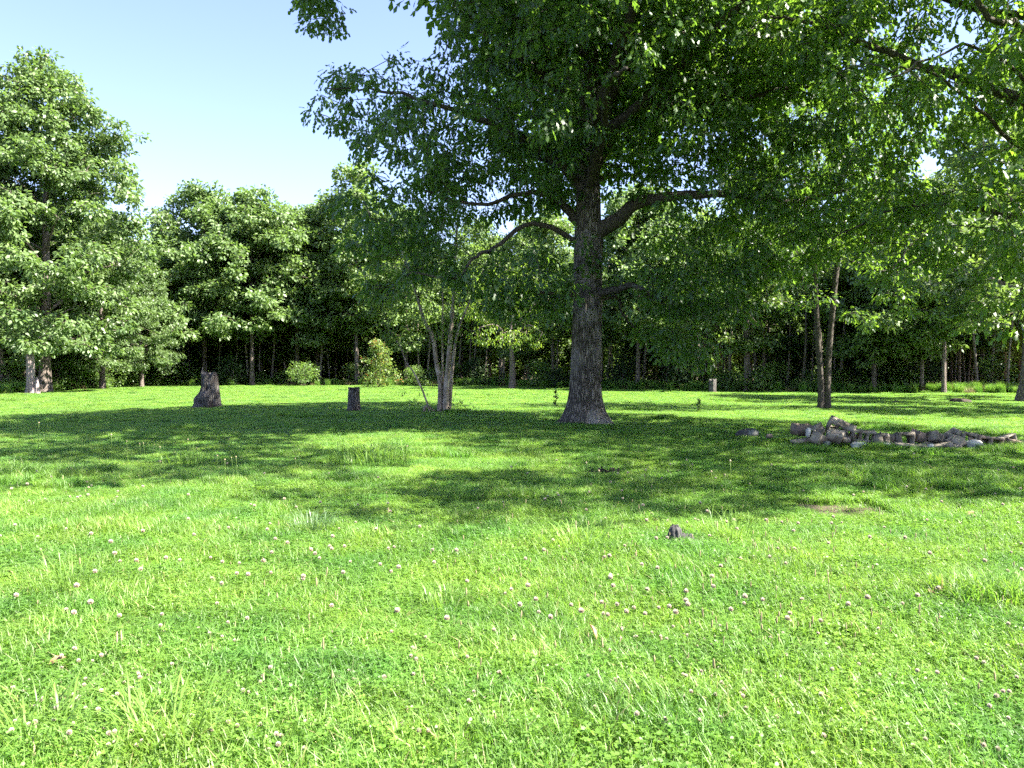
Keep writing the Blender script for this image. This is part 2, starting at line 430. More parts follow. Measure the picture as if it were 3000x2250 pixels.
# leaf litter under the wood
lu = np.linspace(-1.25, 1.25, 141); t = np.linspace(0, 1, 30)
e = edge_Y(lu) + 1.0 * np.sin(lu * 60) + .7 * np.sin(lu * 140)
LY = e[None] + (260 - e[None]) * (t[:, None] ** 2); LX = lu[None] * LY
LZ = ground_h(LX, LY) * np.clip((104 - np.abs(LY)) / 10, 0, 1) * np.clip((75 - np.abs(LX)) / 10, 0, 1) + 0.03
i = (np.arange(29)[:, None] * 141 + np.arange(140)[None]).ravel()
mb = MB(); mb.add(np.stack([LX, LY, LZ], -1).reshape(-1, 3), None, np.stack([i, i + 1, i + 142, i + 141], -1))
tag(part('forest_floor', mb.mesh('forest_floor', M['litter'], True), None), 'brown leaf litter floor under the wood', None, kind='structure')

# ------------------------------------------------------------------ the big oak
def radial_trunk(mb, base, pts, rad, sides, rings, flare, ridge, seed, lobes):
    """trunk along a curve with root flare and bark ridges"""
    c = polycurve(pts, rings); z = c[:, 2] - c[0, 2]
    r = np.interp(z, *rad)
    ang = np.linspace(0, 2 * np.pi, sides, endpoint=False)
    A, Z = np.meshgrid(ang, z)
    lobe = sum(a * np.maximum(np.cos((A - p) ), 0) ** k for a, p, k in lobes)
    fl = np.exp(-Z / flare[1]) * flare[0] * (0.42 + lobe) + .03 * np.exp(-Z / .6) * np.sin(A * 9 + 3 * Z + seed)
    rd = ridge * (np.sin(A * 17 + 2.2 * np.sin(Z * 1.3 + seed) + seed) * 0.5 + np.sin(A * 29 + 3 * np.sin(Z * 0.8 + A) + seed) * 0.5)
    rd += 0.035 * np.sin(A * 3 + Z * 0.6 + seed) + 0.02 * np.sin(A * 5 - Z * 1.1)
    rr = r[:, None] * (1 + rd) + fl
    V = np.stack([c[:, 0][:, None] + rr * np.cos(A), c[:, 1][:, None] + rr * np.sin(A), np.repeat(c[:, 2][:, None], sides, 1)], -1)
    a = np.arange(rings - 1)[:, None] * sides + np.arange(sides)[None]
    b = np.arange(rings - 1)[:, None] * sides + (np.arange(sides)[None] + 1) % sides
    mb.add(V.reshape(-1, 3), None, np.stack([a, b, b + sides, a + sides], -1).reshape(-1, 4))
    return c

def in_ell(p, ells):
    ok = np.zeros(len(p), bool)
    for c, r in ells:
        q = (p - np.array(c)) / np.array(r)
        q2 = (q * q).sum(1)
        ok |= q2 < 1
    return ok
def fill_ells(rng, ells, dens, hollow=0.0):
    """points spread evenly through ellipsoids, number by volume"""
    out = []
    for c, r in ells:
        vol = 4.19 * r[0] * r[1] * r[2]
        n = max(3, int(vol * dens))
        u = nrm(rng.normal(size=(n, 3))) * (hollow + (1 - hollow) * rng.random((n, 1)) ** (1 / 3))
        out.append(np.array(c) + u * np.array(r))
    return np.concatenate(out)
def thin(pts, dmin, rng):
    """drop points closer than dmin to one kept before"""
    keep = []
    grid = {}
    for p in pts[rng.permutation(len(pts))]:
        k = tuple((p // dmin).astype(int))
        bad = False
        for a in (-1, 0, 1):
            for b in (-1, 0, 1):
                for c in (-1, 0, 1):
                    for q in grid.get((k[0] + a, k[1] + b, k[2] + c), ()):
                        if (p - q) @ (p - q) < dmin * dmin: bad = True; break
        if not bad:
            grid.setdefault(k, []).append(p); keep.append(p)
    return np.array(keep)

def big_oak():
    rng = np.random.default_rng(11)
    b = G(1712, 1247); bx, by = b.x, b.y
    root = thing('oak_tree', 'big dark shade oak with flared trunk standing alone in the middle of the field', 'tree', (bx, by, 0))
    # everything below is in the tree's own frame
    def Lp(u, v, Y): return np.array(P(u, v, Y)) - np.array((bx, by, 0))
    tp = [(0, 0, -0.15), (0.02, 0, 1.2), (0.06, 0, 2.6), (0.10, .02, 4.2), (0.13, .05, 6.0), (0.10, .1, 8), (0.12, .2, 10.5), (0.0, .3, 13), (-.1, .2, 16), (0, 0, 19)]
    rad = ([0, 1.0, 2.5, 4.2, 5.5, 6.3, 9, 12, 15, 19.2], [.44, .43, .415, .40, .41, .35, .31, .24, .15, .03])
    mb = MB()
    c = radial_trunk(mb, b, tp, rad, 120, 170, (.47, .40), .045, 1.3,
                     [(1.15, R(188), 9), (1.0, R(350), 8), (.75, R(258), 22), (.6, R(300), 26), (.6, R(100), 6), (.5, R(224), 26), (.6, R(40), 8)])
    trunk = part('trunk', mb.mesh('oak_trunk', M['bark'], True), root)
    limbs = [(c, None)]
    Y = by
    spec = [  # points, radii : the limbs the photograph shows, then the ones that carry the rest of the crown
        ([(.1, 0, 5.5), Lp(1800, 650, Y - .2), Lp(1860, 600, Y - .5), Lp(1960, 575, Y - .9), Lp(2120, 570, Y - 1.2), Lp(2300, 590, Y - 1.3), Lp(2480, 560, Y - 1)], (.26, .05)),
        ([(.05, 0, 5.6), Lp(1680, 640, Y + .2), Lp(1630, 585, Y + .3), Lp(1540, 565, Y), Lp(1400, 600, Y - .5), Lp(1250, 560, Y - 1)], (.17, .03)),
        ([(-.05, 0, 5.2), Lp(1560, 655, Y - .6), Lp(1450, 725, Y - 1.4), Lp(1395, 750, Y - 1.8), Lp(1340, 815, Y - 2.2), Lp(1220, 800, Y - 2.4)], (.085, .025)),
        ([(.2, 0, 3.7), Lp(1800, 850, Y - .4), Lp(1850, 838, Y - .8), Lp(1930, 868, Y - 1.2), Lp(2030, 885, Y - 1.5), Lp(2110, 960, Y - 1.5)], (.13, .03)),
        ([(.2, 0, 3.5), Lp(1805, 870, Y + .2), Lp(1830, 930, Y + .5), Lp(1900, 1000, Y + .8)], (.06, .02)),
        ([(-.1, 0, 3.9), Lp(1650, 870, Y - .5), Lp(1560, 850, Y - 1.4), Lp(1450, 860, Y - 2)], (.10, .025)),
        ([(.1, 0, 7.5), Lp(1790, 290, Y - .3), Lp(1880, 170, Y - .6), Lp(2000, 60, Y - .8), (6.5, -1, 13.5)], (.2, .05)),
        ([(.1, 0, 7.0), Lp(1850, 330, Y), Lp(2050, 310, Y - .6), Lp(2300, 260, Y - 1), Lp(2500, 240, Y - 1)], (.16, .03)),
        ([(.1, 0, 6.6), Lp(1560, 420, Y), Lp(1350, 330, Y - .4), Lp(1150, 270, Y - .5), Lp(960, 260, Y - .5)], (.15, .02)),
        ([(.1, 0, 8.5), Lp(1600, 230, Y), Lp(1400, 80, Y - .4), (-4.6, -.4, 12.9), (-7.2, -.5, 12.6)], (.15, .02)),
        ([(.1, 0, 6.4), (.5, 2, 7.5), (1.5, 4, 8.2), (2.5, 6, 8.6)], (.18, .04)), ([(.1, 0, 8.4), (.5, 3, 10.5), (.5, 6, 12), (.6, 8, 12.8)], (.18, .04)),
        ([(.1, 0, 7.2), (-1, 2, 8.2), (-2.2, 4, 9), (-3, 5.5, 9.3)], (.17, .04)),
        ([(.1, 0, 6.8), (.3, -2, 7.8), (.2, -4, 8.4), (.4, -5.6, 8.2)], (.17, .04)),
        ([(.1, 0, 8.0), (2, -2, 9.3), (3.4, -3.8, 10.4), (4.2, -5, 10.6)], (.17, .04)),
        ([(.1, 0, 8.2), (1, -4, 10.8), (1.6, -8, 12.6), (3, -11, 12.8)], (.17, .04)), ([(.1, .1, 9.5), (-2, 1, 11.5), (-3.2, 2, 13.5), (-3.6, 2.5, 15)], (.16, .03)),
        ([(.1, .1, 9.5), (2, 1.6, 11.8), (3.6, 2.8, 14), (4.4, 3.2, 16)], (.16, .03)),
        ([(0, .2, 11.5), (1.5, -1.5, 13.5), (2.6, -2.6, 16), (3, -3, 17.5)], (.13, .03)),
        ([(0, .2, 11.5), (-1.5, -1.5, 13.5), (-2.4, -2.6, 15.5), (-3, -3, 16.5)], (.13, .03)),
    ]
    for pts, (r0, r1) in spec:
        n = 26
        cc = polycurve(pts, n)
        cc[1:] += rng.normal(size=(n - 1, 3)) * .025
        rr = r1 + (r0 - r1) * (1 - np.linspace(0, 1, n)) ** 1.3
        m2 = MB(); tube(m2, cc, rr, 10, ridge=.07, seed=r0 * 30)
        part('limb', m2.mesh('oak_limb', M['limb_bark'], True), root)
        limbs.append((cc, rr))
    X = lambda px: (px - 1500) / F_PX * by - bx
    # leaf masses (tree frame)
    low = [((X(1170), -.6, 5.0), (1.5, 2.4, 1.1)), ((X(1490), -1.4, 4.1), (1.6, 2.0, .9)), ((X(1600), -1.7, 3.6), (1.0, 1.4, .75)), ((X(1220), -.8, 4.6), (1.4, 1.8, .7)),
           ((X(1980), -1.2, 3.7), (1.6, 2.3, 1.1)), ((X(1990), -1.2, 2.75), (1.25, 1.6, .95)), ((X(2090), -1.0, 4.5), (1.5, 2.2, .8)),
           ((X(1720), -1.0, 5.0), (.8, .8, .45)),
           ((X(1330), -1.0, 4.9), (.9, 1.6, .5))]
    mid = [((X(1290), -.3, 7.5), (2.3, 4.2, 1.5)), ((X(1130), -.5, 6.2), (1.0, 2.8, .8)), ((X(1560), 0, 7.6), (2.2, 5, 1.2)),
           ((X(1050), -.4, 9.4), (1.35, 2.0, .95)), ((X(1170), 0, 9.0), (1.5, 3, 1.4)),
           ((X(2080), -.4, 6.2), (2.0, 4.2, 1.0)), ((X(2320), -.8, 6.3), (2.6, 4.0, 1.8)), ((X(1900), 0, 8.0), (2.4, 5, 1.4)),
           ((X(2350), 0, 9.0), (3.2, 5.0, 2.6)), ((X(1700), 0, 10), (4.2, 6.2, 2.6)), ]
    top = [((0.3, 0, 13.8), (4.6, 9, 3.2)), ((3.8, 0, 12.5), (4.5, 5.5, 3)), ((0, 0, 17), (4.2, 7, 2.8)), ((-2.2, -5.5, 13.6), (2.6, 3.2, 2.0)), ((-3.6, 1.0, 14.5), (2.4, 3, 1.6)), ((.5, 8.5, 12.5), (4.2, 4.2, 3)), ((.8, -9.5, 13.2), (2.8, 3.2, 1.5)), ((3.0, -12.5, 12.6), (2.6, 2.6, 1.4))]  # unseen front and back lobes added for the shade they cast on the field
    boughs = np.concatenate([thin(fill_ells(rng, low, 9, .0), .62, rng), thin(fill_ells(rng, mid, 5, .1), .68, rng)])
    # keep the gap between the lower tier and the crown open
    gap = (np.abs(boughs[:, 0] - X(1480)) < 1.2) & (boughs[:, 2] > 5.0) & (boughs[:, 2] < 5.9)
    gap |= (np.abs(boughs[:, 0] - X(1860)) < .6) & (boughs[:, 2] > 4.7) & (boughs[:, 2] < 6.7)
    gap |= noise3(boughs * (1, 1, 1.5), 1.15, 2.0) < -.34
    gap |= (boughs[:, 0] < X(1160)) & (boughs[:, 2] > 10.1)
    boughs = boughs[~gap]
    boughs = np.concatenate([boughs, thin(fill_ells(rng, [((X(955), -.5, 12.1), (.7, .8, .7))], 30), .42, rng)])
    tb = thin(fill_ells(rng, top, 2.5), 1.05, rng)
    tb = tb[~((tb[:, 0] < X(1180)) & (tb[:, 2] < 13.2))]
    cl = np.concatenate([boughs + rng.normal(size=boughs.shape) * .1] + [boughs[rng.random(len(boughs)) < .5][:, :] + 0 for _ in range(1)])
    cl = cl + nrm(rng.normal(size=cl.shape)) * .22
    wood = MB()
    allc = np.concatenate([cl, tb])
    d = branch_net(wood, limbs, allc, rng, .005, .006)
    part('branchwork', wood.mesh('oak_branchwork', M['limb_bark'], True), root, 'stuff')
    lf = MB()
    n = len(cl)
    shift = .25 * noise3(cl, .9, 3.0)
    spray(lf, rng, cl, d[:n], 38, .42, .205, LEAF_OAK, .95, .7, shift)
    spray(lf, rng, tb, d[n:], 50, .95, .40, LEAF_OAK, .5, .6)
    print('oak boughs', len(boughs), 'clusters', n, 'top', len(tb))
    part('crown', lf.mesh('oak_crown', M['oak_leaf']), root, 'stuff')
    return root
big_oak()

# ------------------------------------------------------------------ general tree
def make_tree(name, rng, H, Rc, base, trunk_r, n_bough, per, n_leaf, leaf, tmpl, leaf_mat, bark, profile=None, bough_r=1.3, lean=(0, 0), droop=.5, flare=.25, sides=10, spread=.55, crown_off=(0, 0), smooth_twig=4):
    """trunk and crown meshes of one broad-leaved tree in its own frame"""
    mb = MB()
    h = np.linspace(0, H * .93, 16)
    wob = np.stack([lean[0] * (h / H) ** 1.3 + .12 * np.sin(h * .5 + H) * (h / H), lean[1] * (h / H) ** 1.3 + .12 * np.cos(h * .43 + H) * (h / H), h - .1], -1)
    rr = trunk_r * (1 - .93 * (h / H) ** .9) + trunk_r * flare * np.exp(-h / (trunk_r * 1.6))
    tube(mb, wob, rr, sides, ridge=.05, seed=H)
    limbs = [(wob, rr)]
    nb = max(5, n_bough // 7)
    for k in range(nb):
        z = base + (H * .85 - base) * (k + .5) / nb
        i = np.argmin(abs(h - z)); a = k * 2.4 + rng.random()
        L = Rc * (.5 + .3 * rng.random()) * (1.1 - .6 * (z - base) / max(H - base, .1))
        p0 = wob[i]; rise = L * (.35 + .4 * (z - base) / max(H - base, .1))
        p2 = p0 + np.array((math.cos(a) * L + crown_off[0] * .4, math.sin(a) * L + crown_off[1] * .4, rise))
        cc = bezier(p0, (p0 + p2) / 2 + np.array((0, 0, .18 * L)), p2, 9); r2 = np.linspace(max(rr[i] * .45, .03), .02, 9)
        tube(mb, cc, r2, 6); limbs.append((cc, r2))
    prof = profile or (lambda t: np.clip(np.sin(np.pi * np.clip(t, 0, 1) ** .75) ** .65, .18, 1))
    t = rng.random(n_bough * 3) ** .9
    a = rng.random(n_bough * 3) * 2 * np.pi
    lob = 1 + .22 * np.sin(a * 3 + t * 5 + H) + .14 * np.sin(a * 5 - t * 9 + H * 2)
    rad = Rc * prof(t) * lob * (.25 + .75 * rng.random(n_bough * 3) ** .5)
    bp = np.stack([np.cos(a) * rad + lean[0] * t + crown_off[0] * np.sin(np.pi * t), np.sin(a) * rad + lean[1] * t + crown_off[1] * np.sin(np.pi * t), base + t * (H - base)], -1)
    bp = thin(bp, bough_r * .75, rng)[:n_bough]
    off = nrm(rng.normal(size=(len(bp) * per, 3))) * bough_r * rng.random((len(bp) * per, 1)) ** .4
    off[:, 2] *= .6
    cl = np.repeat(bp, per, 0) + off
    cl[:, 2] = np.maximum(cl[:, 2], .35)
    d = branch_net(mb, limbs, cl, rng, .006, .009, smooth_twig)
    tm = mb.mesh(name + '_trunk', bark, True)
    lf = MB()
    spray(lf, rng, cl, d, n_leaf, spread, leaf, tmpl, droop, .6, .28 * noise3(cl, .5, H))
    cm = lf.mesh(name + '_crown', leaf_mat)
    return tm, cm
def put_tree(name, label, tm, cm, loc, rz=0, s=1.0, group=None):
    r = thing(name, label, 'tree', loc, rz, group, s)
    part('trunk', tm, r); part('crown', cm, r, 'stuff')
    return r

# ------------------------------------------------------------------ oak leaning in from the right, just outside the frame
def right_oak():
    rng = np.random.default_rng(5)
    b = Vector((12.75, 18.0, 0)); SH = np.array((-1.0, 0, 0))
    root = thing('oak_tree', 'oak at the right edge whose long leafy branches hang into the upper right corner', 'tree', b)
    mb = MB()
    tp = [(0, 0, -.1), (.05, 0, 2), (.0, -.1, 4), (-.1, -.2, 7), (-.1, -.3, 10), (0, -.2, 14)]
    c = radial_trunk(mb, b, tp, ([0, 2, 5, 9, 14.1], [.34, .31, .28, .2, .03]), 60, 80, (.30, .4), .035, 2.2, [(1, R(190), 4), (.8, R(300), 5), (.7, R(60), 5)])
    part('trunk', mb.mesh('right_oak_trunk', M['bark'], True), root)
    limbs = [(c, None)]
    def Lp(u, v, Y): return np.array(P(u, v, Y)) - np.array(b)
    spec = [([(0, 0, 5.5), Lp(2980, 420, 17), Lp(2850, 300, 16), Lp(2700, 200, 15.4), Lp(2600, 210, 15)], (.055, .015)),
            ([(0, 0, 6.5), Lp(3000, 100, 16), Lp(2890, 30, 15), (-4.6, -4, 10.2), (-5.5, -4.8, 10.6)], (.09, .02)),
            ([(0, 0, 6.0), Lp(3020, 250, 16.5), Lp(2860, 145, 15.6), Lp(2740, 165, 15), Lp(2600, 235, 14.6)], (.05, .015)),
            ([(0, 0, 4.2), (-1.0, -1.5, 5.0), (-1.9, -3.5, 5.1), (-2.6, -5.2, 4.4)], (.07, .015)),
            ([(0, 0, 4.6), (-1.5, .2, 5.3), (-3.2, .4, 5.2), (-4.4, .5, 4.6)], (.07, .015)),
            ([(0, 0, 7.2), (-2.5, .5, 8.6), (-4.6, .8, 9.6), (-6, 1, 10)], (.14, .02)),
            ([(0, 0, 7), (0, -3, 8.4), (-1.0, -5.5, 9), (-3, -8.2, 9.4), (-5.2, -10.4, 9.3)], (.16, .02)), ([(0, 0, 6.6), (1.2, -3, 7.6), (2.4, -8, 8.2)], (.13, .02)),
            ([(0, 0, 7), (2.5, -1, 8.6), (4.6, -1.6, 9.6)], (.14, .02)),
            ([(0, 0, 7), (1, 3, 8.6), (1.5, 5.2, 9.4)], (.14, .02)),
            ([(-.1, -.2, 9), (-2.2, -2, 11), (-3.2, -3.4, 12.4)], (.12, .02)),
            ([(-.1, -.2, 9), (-1.8, 2, 11), (-2.6, 3.4, 12.6)], (.12, .02))]
    for pts, (r0, r1) in spec:
        pts = [np.array(pts[0], float)] + [q + (SH if isinstance(q, tuple) else 0) for q in pts[1:]]
        cc = polycurve(pts, 20); cc[1:] += rng.normal(size=(19, 3)) * .03
        rr = r1 + (r0 - r1) * (1 - np.linspace(0, 1, 20)) ** 1.2
        m2 = MB(); tube(m2, cc, rr, 9, ridge=.06, seed=r0 * 31)
        part('limb', m2.mesh('right_oak_limb', M['limb_bark'], True), root)
        limbs.append((cc, rr))
    ells = [((-1.6, -3.6, 4.8), (1.6, 2.6, .9)), ((-2.3, -1.0, 4.2), (1.6, 2, .7)), ((-2.9, 0.6, 5.4), (2.0, 2.2, 1.0)), ((-3.2, -1.5, 7.6), (2.2, 2.4, 1.2)), ((-1.3, -4.2, 7.4), (1.5, 2.6, 1.3)),
            ((-1.0, -1.5, 6.2), (1.3, 2.4, 1.2)), ((-4.4, .8, 9.6), (2.2, 2.6, 1.5)), ((-1.6, -2.6, 10.6), (3.2, 4.5, 1.6)), ((0, 0, 12.2), (3.5, 4, 1.6)),
            ((2.5, 0, 8.5), (3.4, 5, 2.6)), ((-.5, -6.2, 8.6), (2, 2.2, 1.4)), ((1.5, -3, 6.0), (2.2, 3, 1.2)),
            ((-.4, -2.6, 3.3), (.5, 1.0, .55)), ((-2.2, -2.0, 9.2), (1.6, 2, 1.0)), ((-.6, -3.0, 5.8), (1.0, 2, 1.2)), ((2.0, -8.0, 8.2), (3.6, 3.2, 2.2)), ((-4.6, -10.2, 9.2), (2.8, 2.2, 1.3)), ((-2.2, -9.0, 9.8), (3.0, 2.6, 1.5)), ((.2, -6.0, 9.4), (2.4, 2.4, 1.5)), ((-.9, -.6, 3.0), (.7, .8, .5))]  # near masses out of view are added and shaped to shade the grass
    bo = thin(fill_ells(rng, ells, 4.2), .72, rng) + SH
    # gaps between the boughs, and one larger opening in the crown through which the sky shows
    hole = (noise3(bo * (1, 1, 1.5), 1.15, 4.0) < -.36) & (bo[:, 1] > -5.2) & (bo[:, 2] < 9.2)  # unseen boughs get no gaps, so their shade falls denser
    hole |= (((bo - np.array((8.1, 16.0, 8.3)) + np.array(b)) / (1.0, 6.0, 1.05)) ** 2).sum(1) < 1
    bo = bo[~hole]
    cl = bo + rng.normal(size=bo.shape) * .12
    cl = np.concatenate([cl, bo[rng.random(len(bo)) < .55] + rng.normal(size=(1, 3)) * .2])
    wood = MB(); d = branch_net(wood, limbs, cl, rng, .005, .006)
    part('branchwork', wood.mesh('right_oak_branchwork', M['limb_bark'], True), root, 'stuff')
    lf = MB(); spray(lf, rng, cl, d, 36, .46, .215, LEAF_OAK, .95, .7, .25 * noise3(cl, .9, 7.0))
    part('crown', lf.mesh('right_oak_crown', M['right_leaf']), root, 'stuff')
    print('right oak', len(cl))
    # the nearest hanging leaves, one by one
    one = []
    for k in range(4):
        m3 = MB(); tv, tf = LEAF_OAK
        v2 = tv.copy(); v2[:, 2] -= (.05 + .06 * k) * v2[:, 0] ** 2; v2[:, 1] *= .9 + .1 * k
        m3.add(v2 * .17, tf, None, .55 + .12 * k); one.append(m3.mesh('oak_leaf', M['right_leaf']))
    front = cl[np.argsort(cl[:, 1] + np.where((cl[:, 0] < -.5) & (cl[:, 2] < 9), 0, 50))][:46]
    for c0 in front:
        for _ in range(5):
            o = part('leaf', one[rng.integers(4)], root, loc=Vector(c0 + rng.normal(size=3) * (.28, .28, .2)))
            o.rotation_euler = (rng.normal() * .6, .8 + rng.normal() * .5, rng.random() * 6.28)
right_oak()

# ------------------------------------------------------------------ trees standing in the field on the right
def double_trunk_tree():
    rng = np.random.default_rng(21)
    b = G(2415, 1203)
    root = thing('tree', 'slim tree with two trunks rising from one base behind the block pile', 'tree', b)
    s = b.y / F_PX
    paths = []
    for sx, tops in ((-1, [(-.13, 0, -.1), (-.14, 0, 1.2), (-.24, .05, 2.9), (-.42, .1, 6.0), (-.7, .15, 9), (-.9, .2, 13)]),
                     (1, [(.13, 0, -.1), (.12, 0, 1.2), (.20, -.05, 2.9), (.46, -.1, 6.0), (1.0, 0, 9), (1.5, .1, 13)])):
        cc = polycurve(tops, 26); rr = np.interp(cc[:, 2], [0, .4, 3, 6, 13], [.17, .13, .108, .095, .03])
        m2 = MB(); tube(m2, cc, rr, 14, ridge=.06, seed=sx)
        part('trunk', m2.mesh('slim_trunk', M['limb_bark'], True), root); paths.append((cc, rr))  # darker limb bark on both trunks stands in for crown shade
    for pts, (r0, r1) in [([(.75, -.1, 6.0), (1.6, -.4, 5.6), (2.3, -.6, 5.5), (3.0, -.7, 6.4), (3.8, -.8, 7.2)], (.07, .02)),
                          ([(-.6, .1, 5.8), (-1.6, 0, 6.6), (-2.8, -.3, 6.8)], (.07, .02)), ([(-.7, 0, 7), (-1.5, -1.8, 8), (-2, -3.2, 8.4)], (.07, .02)),
                          ([(.9, 0, 7), (1.8, -1.8, 8), (2.3, -3, 8.2)], (.07, .02)), ([(.9, 0, 8), (1.8, 2, 9), (2.3, 3, 9.6)], (.07, .02)), ([(-.8, 0, 8), (-1.6, 2, 9), (-2, 3, 9.6)], (.07, .02))]:
        cc = polycurve(pts, 14); rr = np.linspace(r0, r1, 14)
        m2 = MB(); tube(m2, cc, rr, 8); part('limb', m2.mesh('slim_limb', M['limb_bark'], True), root); paths.append((cc, rr))
    ells = [((-2, -.4, 6.6), (2, 2.4, 1.3)), ((2.2, -.6, 6.6), (2.2, 2.4, 1.2)), ((0, 0, 9), (4, 4, 2.4)), ((.5, 0, 12), (3.4, 3.4, 2.2)), ((-1.6, -1.4, 4.6), (1.1, 1.2, .7)), ((3, -.6, 4.6), (1.2, 1.2, .8)), ((1.2, -1, 3.9), (.8, .8, .5))]
    bo = thin(fill_ells(rng, ells, 4), .85, rng)
    cl = np.repeat(bo, 2, 0) + rng.normal(size=(len(bo) * 2, 3)) * .3
    wood = MB(); d = branch_net(wood, paths, cl, rng)
    part('branchwork', wood.mesh('slim_branchwork', M['limb_bark'], True), root, 'stuff')
    lf = MB(); spray(lf, rng, cl, d, 36, .5, .17, LEAF_OAK, .6, .6, .25 * noise3(cl, .8, 4.0))
    part('crown', lf.mesh('slim_crown', M['right_leaf']), root, 'stuff')
    print('double', len(cl))
double_trunk_tree()

rng = np.random.default_rng(77)
b = G(2996, 1178)
tm, cm = make_tree('edge_oak', rng, 17, 7.5, 4.0, .55, 70, 9, 40, .30, LEAF_LENS, M['wood_leaf'], M['wood_bark'], flare=.6, bough_r=1.2)
put_tree('oak_tree', 'thick dark trunked oak at the right edge, farther back than the block pile', tm, cm, b + Vector((.5, 0, 0)))
tm, cm = make_tree('edge_oak_b', rng, 16, 6.5, 2.6, .4, 64, 9, 40, .29, LEAF_LENS, M['wood_leaf'], M['wood_bark'], flare=.4, bough_r=1.2)
put_tree('oak_tree', 'leafy oak beyond the right edge whose crown shades the far grass', tm, cm, (27, 27, 0))

# ------------------------------------------------------------------ multi-stemmed tree with peeling bark
def many_stem_tree():
    rng = np.random.default_rng(8)
    b = G(1285, 1213)
    root = thing('myrtle_tree', 'multi-stemmed small tree with pale peeling bark left of the big oak', 'tree', b)
    Y = b.y
    def Lp(u, v, dy=0): return np.array(P(u, v, Y + dy)) - np.array(b)
    stems = [([Lp(1287, 1216), Lp(1290, 1130, .1), Lp(1278, 1060, .1), Lp(1268, 990, .1), Lp(1240, 930, 0), (-1.0, .1, 5), (-1.5, .2, 6.4)], .105),
             ([Lp(1305, 1216), Lp(1308, 1130, 0), Lp(1314, 1060, -.1), Lp(1322, 960, -.1), Lp(1330, 860, 0), (.6, 0, 5.6), (.7, 0, 7)], .12),
             ([Lp(1315, 1215, .2), Lp(1322, 1120, .3), Lp(1330, 1040, .4), Lp(1345, 960, .5), (1.3, .6, 4.6), (1.9, .8, 6)], .075),
             ([Lp(1300, 1215, .2), Lp(1297, 1100, .4), Lp(1296, 1000, .5), (.1, .7, 4.4), (.0, .9, 6.2)], .05),
             ([Lp(1262, 1214, -.1), Lp(1240, 1150, -.2), Lp(1215, 1095, -.3), Lp(1190, 1060, -.3), Lp(1175, 1020, -.3), (-1.5, -.3, 2.7)], .038),
             ([Lp(1240, 1212, -.1), Lp(1250, 1190, -.1), Lp(1275, 1206, -.1)], .07)]
    paths = []
    for pts, r in stems:
        cc = polycurve(pts, 18); rr = np.linspace(r * 1.0, max(.016, r * .3), 18)
        m2 = MB(); tube(m2, cc, rr, 10, ridge=.07, seed=r * 40)
        part('stem', m2.mesh('myrtle_stem', M['myrtle_bark'], True), root); paths.append((cc, rr))
    m2 = MB()                                          # the sawn-off dead spur
    cc = polycurve([Lp(1268, 1003, .05), Lp(1258, 999, 0), Lp(1243, 996, 0)], 6); tube(m2, cc, [.03] * 6, 7)
    part('dead_spur', m2.mesh('dead_spur', M['pale_wood'], True), root)
    ells = [((-1.3, 0, 5.2), (1.7, 1.8, 1.3)), ((.8, 0, 5.6), (2.2, 2, 1.4)), ((-.2, 0, 7), (2.4, 2, 1.2)), ((-.2, 0, 3.9), (1.2, 1.2, .7)), ((1.9, .4, 4.2), (1.0, 1, .9)), ((-1.7, -.3, 3.5), (.9, 1, .8)), ((-.2, -.3, 3.0), (.8, .7, .5)), ((-.9, -.2, 2.9), (.7, .6, .4)), ((.9, .2, 3.1), (.9, .8, .5))]
    bo = thin(fill_ells(rng, ells, 8), .55, rng)
    wood = MB(); d = branch_net(wood, paths, bo, rng, .004, .005)
    part('branchwork', wood.mesh('myrtle_branchwork', M['twig'], True), root, 'stuff')
    lf = MB(); spray(lf, rng, bo, d, 34, .42, .18, LEAF_LANCE, 1.1, .8)
    part('crown', lf.mesh('myrtle_crown', M['myrtle_leaf']), root, 'stuff')
    # shoots round the foot
    lf = MB(); c2 = np.array([Lp(x, y, -.1) for x, y in ((1195, 1165), (1210, 1185), (1230, 1190), (1345, 1190), (1360, 1185), (1330, 1175), (1245, 1130), (1255, 1100), (1350, 1200), (1380, 1208))])
    spray(lf, rng, c2, np.tile((0, 0, 1.0), (len(c2), 1)), 26, .32, .13, LEAF_LANCE, .2, .9)
    part('basal_shoot', lf.mesh('myrtle_shoots', M['myrtle_leaf']), root, 'stuff')
many_stem_tree()

